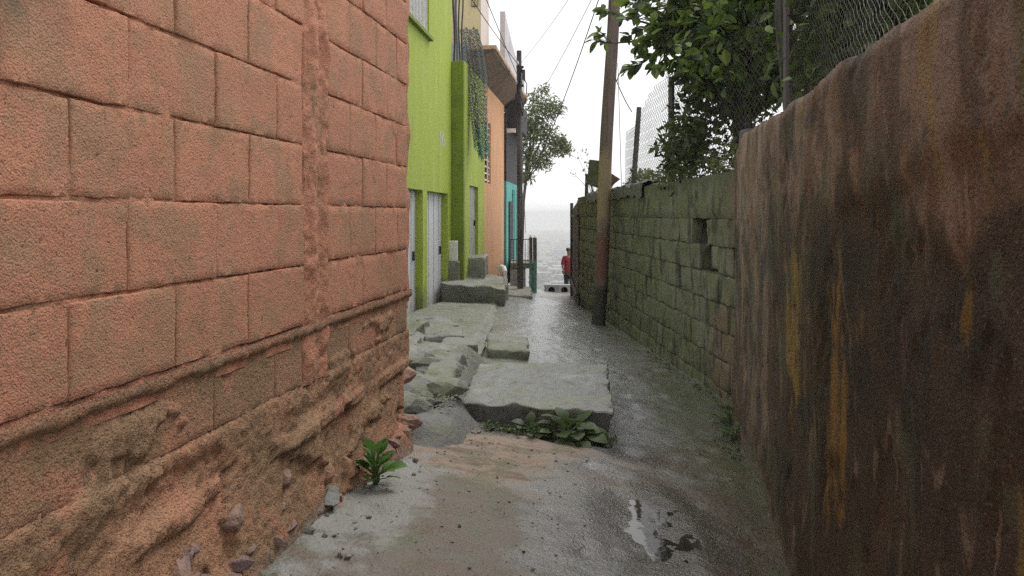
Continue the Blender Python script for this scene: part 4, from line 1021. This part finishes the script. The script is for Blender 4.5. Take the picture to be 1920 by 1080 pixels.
for i in range(150):     # dense mass in the shaded leaf colour behind the fence
    x = rt.uniform(1262, 1450); y = rt.uniform(-90, 300) if x > 1300 else rt.uniform(190, 300)
    if x < 1285 and y < 250: y += 90
    Y = rt.uniform(6.9, 8.6)
    clump(fo, px(x, y, Y)-TB, .20, .30, .17, 62 if y < 190 else 30, rt, LBS if rt.random() < .4 and y < 190 else LSM)
for i in range(70):
    x = rt.uniform(1290, 1450); y = rt.uniform(-100, 130); clump(fo, px(x, y, rt.uniform(7.0, 9))-TB, .2, .3, .18, 50, rt, LBS)
o = ob('foliage', fo, M['leaf_shaded'], tr); o['kind'] = 'stuff'
# second tree, behind the brown wall
t2 = thing('broadleaf_tree', (2.15, 5.3, -.35), 0, 'dense dark tree crowding the fence behind the brown plastered wall', 'tree')
T2 = Vector((2.15, 5.3, -.35))
ob('trunk', MB().tube([(0, 0, -.1), (.05, 0, .8), (-.05, .05, 1.7), (.05, 0, 2.6)], [.15, .14, .12, .08], 9), M['bark'], t2, smooth=True)
ob('trunk', MB().tube([(-.16, .5, -.1), (-.22, .5, .8), (-.30, .55, 1.7), (-.28, .5, 2.6)], [.07, .06, .05, .03], 9), M['bark'], t2, smooth=True)
fo = MB()
for i in range(330):
    x = rt.uniform(1425, 1860); Y = rt.uniform(4.2, 6.8)
    ymax = 250-(x-1430)*.62
    y = rt.uniform(-260, max(-30, ymax-35))
    if x > 1540 and rt.random() < .3 and y > -60: continue
    c = px(x, y, Y)
    if c.x < XR(Y)+.5: c.x = XR(Y)+.5
    clump(fo, c-T2, .20, .26, .17, 46, rt, LBS if rt.random() < .45 else LSM, .6, 1.1)
o = ob('foliage', fo, M['leaf_shaded'], t2); o['kind'] = 'stuff'
fb = MB()
for i in range(120):
    x = rt.uniform(1440, 1860); y = rt.uniform(-120, max(-20, 200-(x-1430)*.6))
    c = px(x, y, rt.uniform(4.3, 5.6))
    if c.x < XR(c.y)+.45: c.x = XR(c.y)+.45
    for k in range(9): put(fb, LG[rt.randrange(3)], c-T2+rdir(rt)*.09, rdir(rt, -.3), rt.uniform(-.9, .9), rt.uniform(.5, .95))
o = ob('lit_foliage', fb, M['leaf_big'], t2); o['kind'] = 'stuff'  # light on this crown painted with lighter leaves
for k in range(9):
    e = px(rt.uniform(1430, 1800), rt.uniform(-100, 60), rt.uniform(4.6, 5.6))-T2
    ob('branch', MB().tube([Vector((-.02, .02, 1.2+.1*k)), e*.5+Vector((0, 0, .9)), e], [.03, .018, .006], 6), M['bark'], t2, smooth=True)
# creeper over the wall top under the fence
vn = MB(); rv = random.Random(11)
for i in range(70):
    Y = rv.uniform(6.0, 11); c = Vector((1.75-.0375*Y+rv.uniform(.05, .22), Y, .33+abs(rv.gauss(0, .10))))
    clump(vn, c, .06, .16, .06, 22, rv, simple_leaf(.05, .03), .6, 1.3)
tag(ob('creeper', vn, M['vine']), 'yellow-green creeper spilling along the foot of the fence', 'creeper', None, 'stuff')
# far tree
ft = thing('small_leaved_tree', (.35, 24.5, -3.2), 0, 'airy small-leaved tree against the white sky past the thin dark pole', 'tree')
F0 = Vector((.35, 24.5, -3.2))
ob('trunk', MB().tube([(-.05, 0, -.4), (-.08, 0, 2), (-.02, 0, 3.6), (.15, 0, 5.0)], [.07, .055, .045, .03], 8), M['bark'], ft, smooth=True)
ff = MB(); rf = random.Random(9)
for (x, y, r_, n) in [(1000, 215, 24, 90), (1020, 200, 26, 110), (1040, 205, 18, 60), (1018, 168, 12, 26), (1000, 250, 26, 120), (1020, 245, 24, 100), (985, 290, 20, 90), (1005, 295, 22, 90),
                      (1040, 275, 20, 100), (1058, 278, 14, 60), (1048, 262, 12, 40), (985, 330, 14, 50), (1020, 305, 16, 40), (985, 235, 18, 70), (975, 260, 16, 60), (1000, 180, 10, 16)]:
    c = px(x, y, 24.5)-F0; rr = r_/1600*24.5
    clump(ff, c, rr*1.35, rr*1.3, rr*1.1, int(n*4.4), rf, simple_leaf(.13, .042), .7, 1.3)
    if x in (1018, 1058, 1040, 985, 1000) and n < 125: ob('branch', MB().tube([Vector((.0, 0, 4.1)), Vector((.06, 0, 4.1)).lerp(c, .35)+Vector((.02, 0, .2)), Vector((.05, 0, 4.1)).lerp(c, .7)+Vector((0, 0, .12)), c], [.024, .018, .011, .004], 5), M['bark'], ft)
o = ob('foliage', ff, M['leaf_far'], ft); o['kind'] = 'stuff'
# slim twigs above the wall left of the wooden pole
sh = thing('twiggy_shrub', (1.28, 13.5, .2), 0, 'sparse twiggy shrub showing left of the wooden pole above the wall', 'shrub')
m = MB(); lf = MB()
for i in range(12):
    e = Vector((rf.gauss(-.10, .12), rf.gauss(0, .2), rf.uniform(.25, .85))); m.tube([(0, 0, 0), e*.5+Vector((.03, 0, .03)), e], [.006, .004, .002], 4)
    clump(lf, e, .07, .07, .07, 12, rf, simple_leaf(.04, .022))
ob('stem', m, M['bark'], sh); o = ob('foliage', lf, M['vine'], sh); o['kind'] = 'stuff'

# weeds
WM = [MB().add(*leaf_geo(.09, .058, .3, .25)).mesh('weed_leaf'), MB().add(*leaf_geo(.09, .07, .5, .15)).mesh('weed_leaf')]
WD = [MB().add(*leaf_geo(.09, .075, .35, .2)).mesh('weed_leaf'), MB().add(*leaf_geo(.09, .085, .6, .1)).mesh('weed_leaf')]
def weed(p, meshes, mat, n, h, sp, label, r, outward, smin=.7, smax=1.15):
    root = thing('weed', p, 0, label, 'weed')
    for i in range(n):
        a = 6.283*i*.382+r.uniform(-.3, .3); t = (i+.5)/n
        d = Vector((math.cos(a), math.sin(a), 0))*sp*(1.1-.75*t)*r.uniform(.7, 1.15)+Vector(outward)*.03
        tip = Vector((d.x, d.y, h*(.25+.75*t)*r.uniform(.75, 1.1)))
        ob('stem', MB().tube([(0, 0, -.02), (tip.x*.35, tip.y*.35, tip.z*.7), tip], [.004, .003, .002], 4), M['stem'], root)
        leaf_obj(meshes[i % 2], mat, root, tip, Vector((d.x, d.y, .02+.05*t*r.uniform(0, 2))), r.uniform(-.4, .4), r.uniform(smin, smax))
    return root
rw = random.Random(4)
weed((-.515, 3.22, gz(-.515, 3.22)), WM, M['leaf_weed'], 26, .13, .05, 'bright green leafy weed at the foot of the salmon wall', rw, (.2, -.5, 0), .55, .9)
weed((.30, 4.58, gz(.30, 4.58)), WD, M['leaf_weed_dark'], 24, .10, .13, 'broad-leaved weed growing under the front edge of the slab', rw, (0, -1, 0), .8, 1.35)
weed((.10, 4.62, gz(.1, 4.62)), WD, M['leaf_weed_dark'], 12, .07, .11, 'low weed left of the broad-leaved one under the slab', rw, (0, -1, 0), .35, .7)
weed((1.37, 5.35, gz(1.37, 5.35)), WD, M['leaf_weed_dark'], 12, .12, .07, 'small weed where the brown and mossy walls meet', rw, (-1, 0, 0), .35, .7)
weed((1.30, 4.95, gz(1.30, 4.95)), WD, M['leaf_weed_dark'], 10, .10, .07, 'small weed at the foot of the brown wall', rw, (-1, 0, 0), .35, .7)
gc = MB()
for i in range(420):
    x = rw.uniform(-.14, .56); yy = 4.62-.2*(x+.1)*.25+rw.uniform(-.12, .02)
    put(gc, simple_leaf(.035, .022), (x, yy, gz(x, yy)+rw.uniform(.0, .035)), rdir(rw, .5), rw.uniform(-1, 1), rw.uniform(.5, 1.3))
for i in range(160):
    yy = rw.uniform(4.4, 8.5); x = XR(yy)-.06-abs(rw.gauss(0, .04))
    put(gc, simple_leaf(.035, .02), (x, yy, gz(x, yy)+rw.uniform(0, .02)), rdir(rw, .5), rw.uniform(-1, 1), rw.uniform(.4, 1.1))
tag(ob('ground_weeds', gc, M['leaf_weed_dark']), 'tiny weeds along the slab front and wall foot', 'weeds', None, 'stuff')

# ------------------------------------------------------------------ city in the haze
rc = random.Random(17)
GC = 'flat-roofed houses of the hazy city below'
kinds = ['h_white', 'h_grey', 'h_grey', 'h_cream', 'h_pink', 'h_grey']
names = dict(h_white='pale white', h_grey='grey', h_cream='cream', h_pink='pinkish')
def house(x, Y, wd, dp, h, kind, label, group=GC):
    r = thing('city_house', (x, Y, -45), 0, label, 'house', group)
    ob('wall', MB().box(-wd/2, wd/2, 0, dp, 0, h), M[kind], r)
    ob('roof', MB().box(-wd/2-.15, wd/2+.15, -.15, dp+.15, h+.01, h+.5), M['h_roof'] if kind not in ('h_blue', 'h_teal') else M[kind], r)
    m = MB(); n = max(2, int(wd/3)); fl = max(1, int(h/3))
    for f in range(fl):
        for i in range(n):
            cx = -wd/2+wd*(i+.5)/n; m.box(cx-.6, cx+.6, -.04, .2, f*3+1, f*3+2.3)
    o = ob('window', m, M['h_win'], r); o['kind'] = 'stuff'
for i in range(150):
    Y = 470*math.exp(rc.random()*1.45); a = rc.uniform(.018, .085); k = rc.choice(kinds)
    wd = rc.uniform(6, 13); house(a*Y, Y, wd, rc.uniform(7, 12), rc.choice((3.2, 3.4, 6.2, 6.5, 9.2)), k, names[k]+' flat-roofed house in the hazy city below the alley')
house(.0425*973, 973, 17, 12, 10, 'h_white', 'broad white block in the middle of the hazy city', None)
house(.056*880, 880, 11, 10, 8, 'h_blue', 'blue house in the hazy city left of the person in red', None)
house(.053*640, 640, 6, 8, 6, 'h_teal', 'pale teal house in the hazy city close to the person in red', None)
cw = MB()
for i in range(1500):
    Y = 440*math.exp(rc.random()*1.5); x = Y*rc.uniform(-.02, .12); r = rc.uniform(1.2, 3)
    cw.rock((x, Y, -45+r*.7), (r, r, r*.9), i, 1)
tag(ob('city_trees', cw, M['leaf_far']), 'dark treetops scattered among the hazy city houses', None, None, 'stuff')

# ------------------------------------------------------------------ air
hm = bpy.data.materials.new('haze_air'); hm.use_nodes = True
t = hm.node_tree; t.nodes.clear()
pv = t.nodes.new('ShaderNodeVolumePrincipled'); mo = t.nodes.new('ShaderNodeOutputMaterial')
pv.inputs['Color'].default_value = (.83, .835, .85, 1); pv.inputs['Density'].default_value = .0012
t.links.new(pv.outputs[0], mo.inputs['Volume'])
tag(ob('haze', MB().box(-1200, 1200, -40, 2500, -46.2, 6.4), hm), None, None, None, 'stuff')
